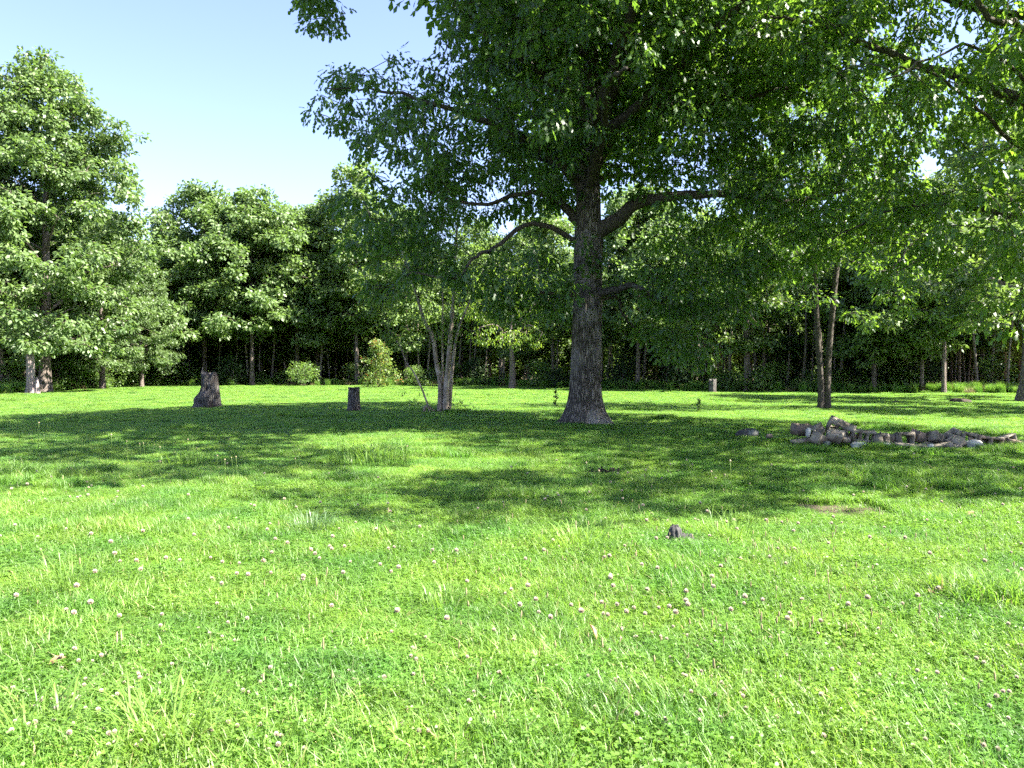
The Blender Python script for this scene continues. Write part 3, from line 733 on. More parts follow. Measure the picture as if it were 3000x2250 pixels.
# small lime-green tree behind
def lime_tree():
    rng = np.random.default_rng(31)
    b = G(1500, 1142)
    root = thing('small_tree', 'small tree with a bright lime green drooping bough just left of the oak trunk', 'tree', b)
    Y = b.y; s = Y / F_PX
    mb = MB(); cc = polycurve([(0, 0, -.1), (.05, 0, 2), (-.1, 0, 4.2), (0, 0, 7)], 18); rr = np.linspace(.3, .06, 18)
    tube(mb, cc, rr, 10, ridge=.05); paths = [(cc, rr)]
    for pts in ([(-.05, 0, 3.6), (-1.2, -1.6, 5.2), (-2.6, -2.4, 5.0)], [(0, 0, 3.8), (1.2, -1.6, 5.2), (2.4, -2.4, 4.6)], [(0, 0, 5), (-1.8, .5, 7), (-3, .6, 7.4)], [(0, 0, 5), (1.8, .5, 7), (3, .6, 7.2)]):
        c2 = polycurve(pts, 10); r2 = np.linspace(.09, .02, 10); tube(mb, c2, r2, 6); paths.append((c2, r2))
    ells = [((-1.2, -2.0, 4.4), (1.9, 1.3, .8)), ((1.0, -2.0, 4.3), (1.9, 1.3, .9)), ((-2, 0, 6.8), (2.4, 2, 1.4)), ((2, 0, 6.8), (2.4, 2, 1.4)), ((0, 0, 8.6), (3, 2, 1.6)), ((-3.4, -.6, 8.6), (2, 2, 1.6))]
    bo = thin(fill_ells(rng, ells, 5), .75, rng)
    d = branch_net(mb, paths, bo, rng)
    part('trunk', mb.mesh('lime_trunk', M['wood_bark'], True), root)
    lf = MB(); spray(lf, rng, bo, d, 40, .6, .26, LEAF_LANCE, 1.0, .7)
    part('crown', lf.mesh('lime_crown', M['lime_leaf']), root, 'stuff')
lime_tree()

# ------------------------------------------------------------------ tall oaks at the left
rng = np.random.default_rng(41)
full = lambda t: np.clip(np.sin(np.pi * np.clip(.06 + .94 * t, 0, 1) ** .62) ** .6, .25, 1)
tm1, cm1 = make_tree('tall_oak', rng, 23.0, 6.6, 2.6, .42, 160, 10, 42, .32, LEAF_LENS, M['tall_leaf'], M['wood_bark'], profile=full, bough_r=1.35, lean=(.6, 0), spread=.6)
b = G(131, 1151)
put_tree('tall_oak', 'tallest oak at the left edge, glossy crown reaching far above the wood', tm1, cm1, b)
tm2, cm2 = make_tree('tall_oak_b', rng, 21, 6.8, 2.2, .38, 130, 10, 40, .32, LEAF_LENS, M['tall_leaf'], M['wood_bark'], profile=full, bough_r=1.35, spread=.6)
put_tree('tall_oak', 'tall oak cut by the left frame edge beside the pale broken trunk', tm2, cm2, b + Vector((-9.5, 3, 0)), 1.2, 1.07)
put_tree('tall_oak', 'lower leafy oak with branches to the ground right of the tallest left oak', tm2, cm2, G(300, 1144), 3.1, .64)
put_tree('tall_oak', 'leafy oak with low boughs between the tallest left oak and the big stump', tm1, cm1, G(415, 1136), 4.3, .50)

# ------------------------------------------------------------------ the wood
rng = np.random.default_rng(52)
var = []
for k in range(6):
    H = (17, 19, 16, 18, 20, 15)[k]
    var.append(make_tree('woodland_tree%d' % k, rng, H, (4.6, 4.2, 4.4, 3.8, 4.4, 4.2)[k], (3.4, 5.0, 2.6, 5.5, 4.2, 3.0)[k], (.22, .2, .2, .18, .24, .17)[k],
                         (58, 56, 54, 50, 60, 50)[k], 9, 34, .34, (LEAF_DIAMOND, LEAF_DIAMOND, LEAF_LENS, LEAF_DIAMOND, LEAF_DIAMOND, LEAF_LENS)[k],
                         M['wood_leaf'], M['wood_bark'], bough_r=1.25, spread=.6, smooth_twig=3))
for k in range(2):
    var.append(make_tree('thicket_tree%d' % k, rng, 11, 3.6, .5, .14, 46, 9, 34, .36, LEAF_DIAMOND, M['wood_leaf'], M['wood_bark'], profile=full, bough_r=1.2, spread=.65, smooth_twig=3))
dome = lambda t: np.clip(np.sqrt(np.clip(1 - (np.clip(t, 0, 1) * 1.02 - .12) ** 2 * 1.25, 0, 1)), .2, 1)
for k in range(2):
    var.append(make_tree('dome_tree%d' % k, rng, 19, 6.3, 4.4, .26, 115, 9, 34, .38, LEAF_DIAMOND, M['tall_leaf'], M['wood_bark'], profile=dome, bough_r=1.35, spread=.65, smooth_twig=3))
# front row trees one can single out: pixel of the foot, wanted height, variant, label
front = [(600, 1130, 20.4, 8, 'rounded bright green oak of the wood edge directly behind the big gnarled stump'),
         (738, 1131, 19.6, 9, 'broad glossy wood edge oak with a low drooping bough left of the small bush'),
         (870, 1129, 18.8, 8, 'rounded wood edge tree above the small bush left of the post stump'),
         (1045, 1130, 23.0, 1, 'taller wood edge tree behind the post stump, partly hidden by the big oak'),
         (1190, 1130, 19.0, 4, 'wood edge tree behind the peeling multi-stemmed tree'),
         (1620, 1136, 16.5, 3, 'wood edge tree seen directly left of the big oak trunk'),
         (1870, 1142, 16.5, 9, 'wood edge tree seen through the gap right of the big oak trunk'),
         (2186, 1150, 15.5, 4, 'dark trunked wood edge tree left of the double-trunk tree'),
         (2560, 1152, 14.5, 2, 'wood edge tree right of the double-trunk tree with low green boughs'),
         (2765, 1155, 15.0, 1, 'slender wood edge tree behind the right end of the block pile'),
         (2700, 1152, 14.0, 5, 'slender wood edge tree standing left of the far soil mound')]
spots = []
for u, v, h, k, lab in front:
    p = G(u, v); H = (17, 19, 16, 18, 20, 15, 11, 11, 19, 19)[k]
    put_tree('woodland_tree', lab, *var[k], (p.x, p.y, 0), rng.random() * 6.28, h / H, 'trees along the edge of the wood')
    spots.append((p.x, p.y))
cnt = 0
for row in range(9):
    u = -.86 + .03 * (row % 2)
    while u < .86:
        d0 = float(edge_Y(u)) + 4.5 + row * 4.8
        y = d0 + rng.normal() * 1.3; xx = u * d0 + rng.normal() * .9
        u += ((4.4, 15, 15, 8, 8, 5, 5, 5, 5)[row] + 1.8 * rng.random()) / d0
        if any((xx - a) ** 2 + (y - c) ** 2 < 7 for a, c in spots): continue
        spots.append((xx, y))
        k = int(rng.integers(6)) if row < 3 else int(rng.choice(8, p=[.08, .08, .08, .08, .08, .08, .26, .26])); s = (.95 + .2 * rng.random()) * (1.0 if row else .92)
        if xx > 5: s *= .86
        o = put_tree('woodland_tree', 'slender dark trunked tree standing inside the shady wood behind the field', *var[k], (xx, y, 0), rng.random() * 6.28, s, 'trees inside the wood')
        cnt += 1
print('wood trees', cnt)
# thin bare poles between them
pole = []
for k in range(4):
    mb = MB(); h = 9 + k; z = np.linspace(-.1, h, 10)
    pts = np.stack([.25 * np.sin(z * .35 + k), .2 * np.cos(z * .4 + k), z], -1)
    tube(mb, pts, np.linspace(.085 + .02 * k, .03, 10), 7)
    for j in range(9):
        zz = 1.5 + j * (h - 2) / 9; a = j * 2.4 + k; L = .5 + .9 * rng.random()
        i = np.argmin(abs(z - zz)); p0 = pts[i]
        tube(mb, bezier(p0, p0 + np.array((math.cos(a) * L * .5, math.sin(a) * L * .5, .15)), p0 + np.array((math.cos(a) * L, math.sin(a) * L, .0)), 4), np.linspace(.018, .006, 4), 4, cap=False)
    lf = MB(); cc = rng.normal(size=(12, 3)) * (.8, .8, 1.3) + (0, 0, h - 1.2)
    spray(lf, rng, cc, np.tile((0, 0, 1.0), (12, 1)), 30, .6, .28, LEAF_DIAMOND, .5, .6)
    pole.append((mb.mesh('sapling_trunk', M['lit_pole_bark'], True), lf.mesh('sapling_crown', M['wood_leaf'])))
cnt = 0
for _ in range(900):
    if cnt >= 150: break
    u = rng.uniform(-.68, .68); y = float(edge_Y(u)) + .6 + abs(rng.normal()) * 5; x = u * y
    if any((x - a) ** 2 + (y - c) ** 2 < 1.2 for a, c in spots): continue
    spots.append((x, y)); cnt += 1
    k = int(rng.integers(4))
    put_tree('young_tree', 'thin pole-like young tree among the trunks of the wood', *pole[k], (x, y, 0), rng.random() * 6.28, .75 + .5 * rng.random(), 'thin young trees in the wood')

# ------------------------------------------------------------------ shrubs and undergrowth
def make_shrub(rng, H, Rx, n, leaf, tmpl, mat, nleaf=26, upright=.3, dens=.3, bare=0.12, taper=0.0):
    mb = MB()
    t = rng.random(n); a = rng.random(n) * 6.28
    rad = Rx * np.sqrt(np.clip(1 - (1.15 * (t - .42)) ** 2, .1, 1)) * rng.random(n) ** .5
    rad = rad * (1 - taper * np.clip(t - .3, 0, 1)) * (1 + .3 * np.sin(a * 3 + t * 7))
    c = np.stack([np.cos(a) * rad, np.sin(a) * rad, H * (bare + (1 - bare) * t)], -1)
    st = []
    for k in range(6):
        a0 = k * 1.05; q = polycurve([(math.cos(a0) * .04, math.sin(a0) * .04, -.05), (math.cos(a0) * Rx * .25, math.sin(a0) * Rx * .25, H * .4), (math.cos(a0) * Rx * .45, math.sin(a0) * Rx * .45, H * .8)], 8)
        r = np.linspace(.022, .008, 8); tube(mb, q, r, 5); st.append((q, r))
    d = branch_net(mb, st, c, rng, .003, .003, 3)
    lf = MB(); spray(lf, rng, c, d + np.array((0, 0, upright)), nleaf, dens, leaf, tmpl, .1, .8, .2 * noise3(c, 2.0, H))
    return mb.mesh('shrub_stem', M['twig'], True), lf.mesh('shrub_foliage', mat)
def put_shrub(name, label, ms, loc, rz=0, s=1.0, group=None):
    r = thing(name, label, 'shrub', loc, rz, group, s)
    part('stem', ms[0], r); part('foliage', ms[1], r, 'stuff')
    return r
rng = np.random.default_rng(63)
p = G(1110, 1137)
put_shrub('red_tipped_shrub', 'leafy rounded shrub with orange-red young tips between post stump and peeling tree', make_shrub(rng, 4.2, 1.6, 120, .20, LEAF_LENS, M['redtip_leaf'], 24, .7, .36, .05, taper=.75), p)
put_shrub('shrub', 'small round bright green bush on two thin stems at the wood edge', make_shrub(rng, 2.3, 1.35, 62, .19, LEAF_LENS, M['shrub_leaf'], 24, .4, .34, .3), G(888, 1134))
sv = [make_shrub(rng, 1.5, 1.1, 46, .17, LEAF_LENS, M['shrub_leaf'], 24, .3, .34), make_shrub(rng, 2.4, 1.2, 60, .18, LEAF_DIAMOND, M['shrub_leaf'], 24, .3, .4),
      make_shrub(rng, 1.0, 1.0, 40, .15, LEAF_LENS, M['shrub_leaf'], 24, .3, .3), make_shrub(rng, 3.4, 1.4, 66, .2, LEAF_DIAMOND, M['cedar_leaf'], 30, .3, .45)]
for u, v, k, s, lab in [(190, 1143, 1, 1.0, 'yellow-green low bush beside the left tall oak trunk'), (245, 1141, 0, 1.4, 'spreading green bush under the fallen bare branch at left'),
                        (305, 1138, 1, 1.1, 'leafy bush right of the fallen bare branch'), (365, 1135, 0, 1.6, 'low bush at the wood edge under the left oak boughs'),
                        (505, 1132, 2, 2.0, 'low bush at the wood edge left of the gnarled stump'), (20, 1150, 1, 1.0, 'dark bush at the far left frame edge'),
                        (430, 1133, 2, 1.7, 'low weedy bush halfway between left oaks and gnarled stump')]:
    put_shrub('shrub', lab, sv[k], G(u, v), rng.random() * 6, s, 'bushes at the left wood edge')
cnt = 0
for _ in range(600):
    if cnt >= 95: break
    u = rng.uniform(-.68, .68); y = float(edge_Y(u)) - (2.6 if rng.random() < .45 else .8) + abs(rng.normal()) * 2.4; x = u * y
    cnt += 1; k = int(rng.choice(4, p=[.36, .2, .36, .08]))
    put_shrub('undergrowth_shrub', 'low leafy undergrowth bush among the trunks of the wood edge', sv[k], (x, y, 0), rng.random() * 6, .5 + .6 * rng.random(), 'undergrowth along the wood edge')
cnt = 0
for _ in range(400):
    if cnt >= 80: break
    u = rng.uniform(-.7, .7); y = float(edge_Y(u)) + 8 + rng.random() * 34; x = u * y
    if any((x - a) ** 2 + (y - c) ** 2 < 2 for a, c in spots): continue
    cnt += 1; put_shrub('thicket_bush', 'tall leafy bush deep between the trunks of the wood', sv[int(rng.integers(2))], (x, y, 0), rng.random() * 6, 1.5 + .9 * rng.random(), 'bushes deep in the wood')
# dark cedars inside the wood
for u, v, s in ((470, 1127, 2.2), (650, 1127, 2.2), (2300, 1144, 1.4), (2450, 1145, 1.3), (1950, 1139, 1.5), (2620, 1147, 1.5)):
    put_shrub('cedar', 'dull dark cedar standing in the shade of the wood', sv[3], G(u, v), rng.random() * 6, s, 'cedars in the wood')

# thin dark sapling left of the oak, and others in the field
def weed_plant(label, loc, h, n, seed, mat='shrub_leaf'):
    g = np.random.default_rng(seed); mb = MB(); pts = polycurve([(0, 0, -.03), (.02, 0, h * .5), (-.02, .02, h)], 8); tube(mb, pts, np.linspace(.012, .004, 8), 5)
    r = thing('weed_plant', label, 'plant', loc)
    part('stem', mb.mesh('weed_stem', M['twig'], True), r)
    lf = MB(); t = g.random(n); c = np.stack([0 * t, 0 * t, h * (.15 + .85 * t)], -1); a = g.random(n) * 6.28
    dr = np.stack([np.cos(a), np.sin(a), .5 + 0 * a], -1)
    leaves(lf, c, dr, np.tile((0, 0, 1.0), (n, 1)) + g.normal(size=(n, 3)) * .3, .09 + .08 * g.random(n), LEAF_LENS, g.random(n))
    part('foliage', lf.mesh('weed_leaves', M[mat]), r, 'stuff')
weed_plant('thin upright dark weed just left of the big oak foot', G(1628, 1200), .85, 70, 1, 'cedar_leaf')
weed_plant('short leafy weed in sunlit grass left of the double trunk', G(2048, 1192), .35, 40, 2)
weed_plant('small upright weed in the shade right of the oak foot', G(2045, 1210), .4, 36, 3)

# ------------------------------------------------------------------ stumps
def stump_mesh(name, prof, sides, rings, fn, mat, top_rough=.03, seed=0):
    """solid of rings: prof(z)->radius, fn(ang,z)->extra radius, hollowed rough top"""
    H = prof[0][-1]; z = np.linspace(0, H, rings); ang = np.linspace(0, 2 * np.pi, sides, endpoint=False)
    A, Z = np.meshgrid(ang, z); r = np.interp(Z, *prof) + fn(A, Z)
    g = np.random.default_rng(seed)
    topj = top_rough * (np.sin(ang * 3 + seed) + .6 * np.sin(ang * 7 + seed * 2) + .4 * g.normal(size=sides))
    Zz = Z + np.clip((Z - H * .8) / (H * .2), 0, 1) * topj[None]
    V = np.stack([r * np.cos(A), r * np.sin(A), Zz - .06], -1)
    rows = [V]
    for s_, dz in ((.93, .0), (.7, -.02), (.35, -.035)):
        q = V[-1].copy(); q[:, :2] *= s_; q[:, 2] += dz + g.normal(size=sides) * .008; rows.append(q[None])
    V = np.concatenate(rows); n = len(V)
    a = np.arange(n - 1)[:, None] * sides + np.arange(sides)[None]; b = np.arange(n - 1)[:, None] * sides + (np.arange(sides)[None] + 1) % sides
    cen = V[-1].mean(0); k = np.arange(sides)
    mb = MB(); mb.add(np.concatenate([V.reshape(-1, 3), cen[None]]), np.stack([(n - 1) * sides + k, (n - 1) * sides + (k + 1) % sides, np.full(sides, n * sides)], -1),
                      np.stack([a, b, b + sides, a + sides], -1).reshape(-1, 4))
    return mb.mesh(name, mat, True)
def bump(A, Z, a0, z0, wa, wz, h): 
    da = np.angle(np.exp(1j * (A - a0)))
    return h * np.exp(-(da / wa) ** 2 - ((Z - z0) / wz) ** 2)
def gn(A, Z):
    f = .025 * np.sin(A * 9 + 2 * np.sin(Z * 3)) + .015 * np.sin(A * 23 + Z * 4) + .03 * np.sin(A * 4 + Z * 2.5)
    f += bump(A, Z, R(192), .48, .55, .2, .2) + bump(A, Z, R(205), .12, .6, .2, .22) + bump(A, Z, R(250), .62, .35, .14, .10)
    f -= bump(A, Z, R(228), .30, .22, .09, .17) + bump(A, Z, R(268), .92, .22, .10, .14) + bump(A, Z, R(255), .16, .25, .08, .12)
    f += bump(A, Z, R(350), .1, .5, .25, .06) + bump(A, Z, R(300), .05, .3, .2, .05)
    return f
p = G(615, 1199)
o = thing('tree_stump', 'tall gnarled grey stump with bulging burls at the far edge of the shade', 'stump', p)
part('trunk', stump_mesh('gnarled_stump', ([0, .25, .55, .8, 1.1, 1.5], [.42, .40, .38, .355, .325, .31]), 110, 70, gn, M['dead_wood'], .06, 3), o)
sp_ = MB(); cc = polycurve([(-.30, .05, 1.35), (-.33, .05, 1.55), (-.30, .05, 1.72)], 6); tube(sp_, cc, np.linspace(.05, .02, 6), 7, ridge=.2)
part('splinter', sp_.mesh('stump_splinter', M['dead_wood'], True), o)
p = G(1037, 1206)
o = thing('tree_stump', 'narrow post-like sawn stump standing in shaded grass', 'stump', p)
part('trunk', stump_mesh('post_stump', ([0, .12, .4, .9, 1.0], [.265, .245, .225, .205, .21]), 90, 40,
                         lambda A, Z: .012 * np.sin(A * 11 + 2 * np.sin(Z * 4)) + .008 * np.sin(A * 25 + Z * 3) + bump(A, Z, R(330), 0, .5, .2, .05) + bump(A, Z, R(215), 0, .5, .2, .04), M['dead_wood'], .006, 5), o)
# pale broken trunk at the left
p = G(90, 1157)
o = thing('broken_trunk', 'pale barkless broken trunk beside the tallest left oak', 'stump', p)
part('trunk', stump_mesh('pale_trunk', ([0, .3, .8, 1.6, 2.65], [.30, .26, .235, .24, .225]), 60, 50,
                         lambda A, Z: .02 * np.sin(A * 9 + Z * 2) + bump(A, Z, R(180), 0, .6, .4, .12) + bump(A, Z, R(330), 0, .7, .5, .12) - bump(A, Z, R(270), .1, .3, .4, .16), M['pale_wood'], .07, 2), o)
part('slab', stump_mesh('pale_slab', ([0, .3, .7, 1.15], [.2, .17, .13, .05]), 30, 24, lambda A, Z: .02 * np.sin(A * 5 + Z * 3), M['pale_wood'], .05, 4), o, loc=(.45, -.05, 0))
# small stumps at the right wood edge
for u, v, h, r0, lab in ((2088, 1152, 1.0, .24, 'short dark stump at the wood edge right of the big oak'),):
    p = G(u, v); o = thing('tree_stump', lab, 'stump', p)
    part('trunk', stump_mesh('edge_stump', ([0, .2, h], [r0 * 1.3, r0 * 1.05, r0]), 40, 20, lambda A, Z: .015 * np.sin(A * 7 + Z), M['dead_wood'], .05, 7), o)
# little weathered stump in the near sunlit grass
p = G(1990, 1604)
o = thing('weathered_stump', 'small dark weathered two-lobed stump poking out of the near sunlit grass', 'stump', (p.x, p.y, float(ground_h(p.x, p.y))))
part('lobe', stump_mesh('stump_lobe', ([0, .08, .16, .22, .25], [.075, .065, .058, .048, .025]), 40, 24, lambda A, Z: .008 * np.sin(A * 7 + 20 * Z) + .005 * np.sin(A * 13), M['grey_stone'], .008, 1), o, loc=(-.04, 0, 0))
part('lobe', stump_mesh('stump_lobe_b', ([0, .06, .12, .16], [.085, .085, .08, .045]), 40, 20, lambda A, Z: .012 * np.sin(A * 5 + 14 * Z) + .007 * np.sin(A * 11), M['grey_stone'], .012, 9), o, loc=(.065, .01, 0))

# fallen bare branch at the left
def bare_branch():
    g = np.random.default_rng(15); mb = MB(); p = G(215, 1145)
    o = thing('fallen_branch', 'bare grey fallen branch tangle leaning in the bushes at left', 'branch', p)
    Y = p.y
    Lp = lambda u, v, dy=0: np.array(P(u, v, Y + dy)) - np.array(p)
    m2 = MB(); tube(m2, polycurve([Lp(195, 1048), Lp(222, 1063), Lp(243, 1068), Lp(265, 1064), Lp(287, 1067)], 14), np.linspace(.05, .025, 14), 6)
    part('branch', m2.mesh('bare_branch', M['pale_wood'], True), o)
    for k in range(70):
        a = Lp(235 + g.random() * 50, 1015 + g.random() * 40, g.normal() * .6); c = a + np.array((1.1 + .6 * g.random(), g.normal() * .4, -.4 - .7 * g.random()))
        tube(mb, bezier(a, (a + c) / 2 + (0, 0, .25), c, 6), np.linspace(.014, .005, 6), 3, cap=False)
    part('twig_tangle', mb.mesh('twig_tangle', M['twig'], True), o, 'stuff')
bare_branch()

# ------------------------------------------------------------------ block pile
def block_mesh(name, L, W, H, holes, wall, mat, chip=.006, seed=0):
    """hollow concrete block: cores run through its height; edges slightly chipped"""
    g = np.random.default_rng(seed)
    cw = (L - wall * (holes + 1)) / holes
    xs_ = [-L / 2]
    for k in range(holes): xs_ += [-L / 2 + wall + k * (cw + wall), -L / 2 + wall + k * (cw + wall) + cw]
    xs_ += [L / 2]
    ys_ = [-W / 2, -W / 2 + wall, W / 2 - wall, W / 2]
    nx_, ny_ = len(xs_), 4
    base = np.array([(x, y) for x in xs_ for y in ys_])
    V = np.concatenate([np.c_[base, np.full(len(base), -H / 2)], np.c_[base, np.full(len(base), H / 2)]])
    V += g.normal(size=V.shape) * chip
    N = nx_ * ny_; I = lambda a, b, t: t * N + a * ny_ + b
    solid = [[not (b == 1 and a % 2 == 1) for b in range(3)] for a in range(nx_ - 1)]
    f = []
    for a in range(nx_ - 1):
        for b in range(3):
            if not solid[a][b]: continue
            f.append((I(a, b, 1), I(a + 1, b, 1), I(a + 1, b + 1, 1), I(a, b + 1, 1)))
            f.append((I(a, b, 0), I(a, b + 1, 0), I(a + 1, b + 1, 0), I(a + 1, b, 0)))
            for da, db, e1, e2 in ((0, -1, (a, b), (a + 1, b)), (0, 1, (a + 1, b + 1), (a, b + 1)), (-1, 0, (a, b + 1), (a, b)), (1, 0, (a + 1, b), (a + 1, b + 1))):
                q, r_ = a + da, b + db
                if 0 <= q < nx_ - 1 and 0 <= r_ < 3 and solid[q][r_]: continue
                f.append((I(*e1, 0), I(*e2, 0), I(*e2, 1), I(*e1, 1)))
    mb = MB(); mb.add(V, None, f); return mb.mesh(name, mat)
def stone_mesh(name, size, mat, seed, sub=3, amp=.22, flat=0.0):
    import bmesh
    bm = bmesh.new(); bmesh.ops.create_icosphere(bm, subdivisions=sub, radius=1.0)
    me = bpy.data.meshes.new(name); V = np.array([v.co[:] for v in bm.verts])
    V = np.sign(V) * np.abs(V) ** .75
    V *= (1 + amp * noise3(V, 1.3, seed) + .4 * amp * noise3(V, 3.1, seed * 2))[:, None]
    V *= np.array(size) / 2
    for v, c in zip(bm.verts, V): v.co = c
    bm.to_mesh(me); bm.free(); me.materials.append(mat)
    return me
blk = [block_mesh('block', .40, .195, .195, 2, .032, M['concrete'], .004, 1), block_mesh('block', .40, .195, .195, 3, .034, M['concrete'], .004, 2),
       block_mesh('broken_block', .24, .195, .19, 1, .034, M['concrete'], .012, 3), block_mesh('brown_block', .39, .19, .19, 2, .035, M['brown_block'], .007, 4),
       block_mesh('solid_slab', .40, .2, .06, 1, .09, M['concrete'], .006, 5)]
def put_block(lab, kind, u, v, rot, scale=1.0, dY=0.0, name='concrete_block', cat='block', group='blocks of the rubble pile', mesh=None):
    """the middle of the block is seen at pixel (u, v); depth from the pile's line"""
    Y = 16.5 + dY
    o = link(bpy.data.objects.new(name, mesh or blk[kind])); o.location = P(u, v, Y) - Vector((0, 0, .012))
    o.rotation_euler = [R(a) for a in rot]; o.scale = (scale,) * 3
    return tag(o, lab, cat, group)
K = 2150; V0 = 1150; sc_ = 2.602
def pc(a, b): return K + a / sc_, V0 + b / sc_
put_block('large tilted concrete block at the top of the pile showing three core holes', 1, *pc(815, 268), (-62, 24, -12), 1.32)
put_block('tan block lying at the left end of the pile behind the tilted ones', 3, *pc(525, 278), (8, 4, 20), 1.15, .3, name='brown_block')
put_block('grey block with one big open core facing the camera near the left end', 0, *pc(625, 300), (62, -18, 52), 1.12, -.1)
put_block('half sunk grey block below the one with the open core', 2, *pc(640, 352), (12, 20, 40), 1.2, -.35)
put_block('flat tan slab at the front left of the pile', 4, *pc(525, 362), (4, -10, 10), 1.1, -.3, name='concrete_slab')
put_block('broken grey block leaning below the large tilted block', 2, *pc(772, 338), (20, 15, -28), 1.3, -.3)
put_block('grey block right of the tilted one with dark slots on its right half', 1, *pc(985, 326), (-84, 4, -8), 1.15, -.1)
put_block('rough upright block chunk left of the notched block', 2, *pc(1125, 362), (70, 10, 35), 1.2, -.25)
put_block('brown block wedged behind the rough chunk', 3, *pc(1195, 352), (6, 12, 62), .95, .05, name='brown_block')
put_block('pale block with a broken notch in its top, middle of the pile', 2, *pc(1300, 352), (84, 0, 4), 1.4, -.1)
put_block('weathered brown-grey block at the highest point right of the middle', 3, *pc(1432, 340), (14, 16, 26), 1.18, .1, name='brown_block')
put_block('grey block leaning right of the weathered brown-grey block', 0, *pc(1545, 350), (70, 24, 40), 1.05, .0)
put_block('grey block tilted to the left in the right half of the pile', 0, *pc(1650, 342), (20, -26, 14), 1.1, .1)
put_block('long flat slab lying in front of the notched block', 4, *pc(1350, 406), (6, 3, 4), 1.45, -.5, name='concrete_slab')
put_block('broken slab in the grass right of the long flat slab', 4, *pc(1575, 405), (10, -12, -16), 1.15, -.5, name='concrete_slab')
put_block('sunlit rubble block in front of the left-tilted block', 2, *pc(1705, 382), (38, 24, 60), 1.15, -.4)
put_block('grey block end beside the big white stone', 2, *pc(1795, 350), (76, 12, -22), 1.15, .0)
put_block('large brown block sunk in grass near the right end', 3, *pc(1945, 382), (78, 8, -6), 1.25, -.1, name='brown_block')
put_block('pale block with a bright face at the right end of the pile', 0, *pc(2070, 360), (86, -14, 12), 1.0, .1)
put_block('low grey block at the right frame edge of the pile', 3, *pc(2172, 405), (10, 8, 16), 1.15, -.1, name='brown_block')
put_block('broken block piece in the grass below the pale right block', 2, *pc(2075, 424), (20, 12, 70), .9, -.4)
put_block('dark block hidden behind the slotted block', 3, *pc(900, 345), (4, 8, 30), 1.0, .3, name='brown_block')
put_block('dark block behind the rightmost white stone', 3, *pc(1870, 372), (12, 0, -30), 1.0, .3, name='brown_block')
put_block('grey slab end sticking out between two blocks near the middle', 4, *pc(1240, 395), (24, 12, 30), .9, -.1, name='concrete_slab')
put_block('low grey slab among the rubble right of the middle', 4, *pc(1480, 392), (16, -8, 50), .9, -.2, name='concrete_slab')
def put_stone(lab, u, v, size, mat, seed, dY=0, rz=0, name='stone', group='loose stones by the block pile'):
    o = link(bpy.data.objects.new(name, stone_mesh(name, size, M[mat], seed))); o.location = P(u, v, 16.5 + dY); o.rotation_euler = (0, 0, rz)
    return tag(o, lab, 'stone', group)
put_stone('white flat stone in front of the slotted block', *pc(948, 402), (.34, .22, .14), 'white_stone', 1, -.5)
put_stone('big white stone between the rubble and the brown block', *pc(1838, 402), (.36, .25, .22), 'white_stone', 2, -.4)
put_stone('white chip at the left end of the block with the open core', *pc(566, 306), (.09, .12, .2), 'white_stone', 3, -.35)
put_stone('small pinkish stone alone in the grass left of the pile', *pc(270, 332), (.14, .12, .09), 'brown_block', 4, .4)
put_stone('small pinkish rubble stone below the large tilted block', *pc(858, 364), (.16, .14, .12), 'concrete', 5, -.4)
put_stone('small white rubble stone at the foot of the rough chunk', *pc(1165, 400), (.14, .12, .1), 'white_stone', 6, -.5)
put_stone('small rubble stone at the end of the long flat slab', *pc(1500, 408), (.12, .1, .08), 'white_stone', 7, -.6)
put_stone('grey rubble stone under the sunlit block', *pc(1690, 418), (.2, .16, .1), 'concrete', 8, -.6)
put_stone('pale rubble stone low in the grass near the right end', *pc(1960, 440), (.2, .15, .09), 'concrete', 9, -.6)
put_stone('dark stone between the tan block and the open-core block', *pc(700, 385), (.2, .16, .12), 'grey_stone', 10, -.4)
# the lone dark rock
put_stone('dark rock with pale patches lying alone left of the block pile', *pc(98, 318), (.46, .34, .26), 'grey_stone', 11, 2.0, name='rock')
# soil mounds farther back and the low bank behind the right end of the pile
for u, v, w, h, lab in ((2810, 1181, 1.1, .2, 'low dark soil mound on the far shaded grass at right'), (2625, 1184, .6, .13, 'small dark clod on the far shaded grass behind the pile')):
    p = G(u, v); o = link(bpy.data.objects.new('soil_mound', stone_mesh('soil_mound', (w, w * .7, h * 2), M['mound'], u, 3, .25))); o.location = (p.x, p.y, .02); tag(o, lab, 'mound', 'soil mounds')
# bare soil in the near grass at right
p = G(2450, 1492); g = np.random.default_rng(4)
n = 48; a = np.linspace(0, 2 * np.pi, n, endpoint=False); rr = 1 + .18 * np.sin(a * 3 + 1) + .1 * np.sin(a * 7) + .05 * g.normal(size=n)
ring = lambda s, z: np.stack([np.cos(a) * rr * .50 * s, np.sin(a) * rr * .42 * s, np.full(n, z)], -1)
V = np.concatenate([ring(1.15, -.05), ring(1, .012), ring(.6, .024), ring(.3, .018), np.array([[0, 0, .02]])])
V[n:, 2] += .008 * noise3(V[n:], 9)
k = np.arange(n); q = np.concatenate([np.stack([k + j * n, (k + 1) % n + j * n, (k + 1) % n + (j + 1) * n, k + (j + 1) * n], -1) for j in range(3)])
mb = MB(); mb.add(V, np.stack([3 * n + k, 3 * n + (k + 1) % n, np.full(n, 4 * n)], -1), q)
DIRT = (p.x, p.y)
o = part('bare_soil_patch', mb.mesh('bare_soil_patch', M['dirt'], True), None); o.location = (p.x, p.y, float(ground_h(p.x, p.y))); tag(o, 'patch of bare brown soil in the near grass at right', None, kind='structure')

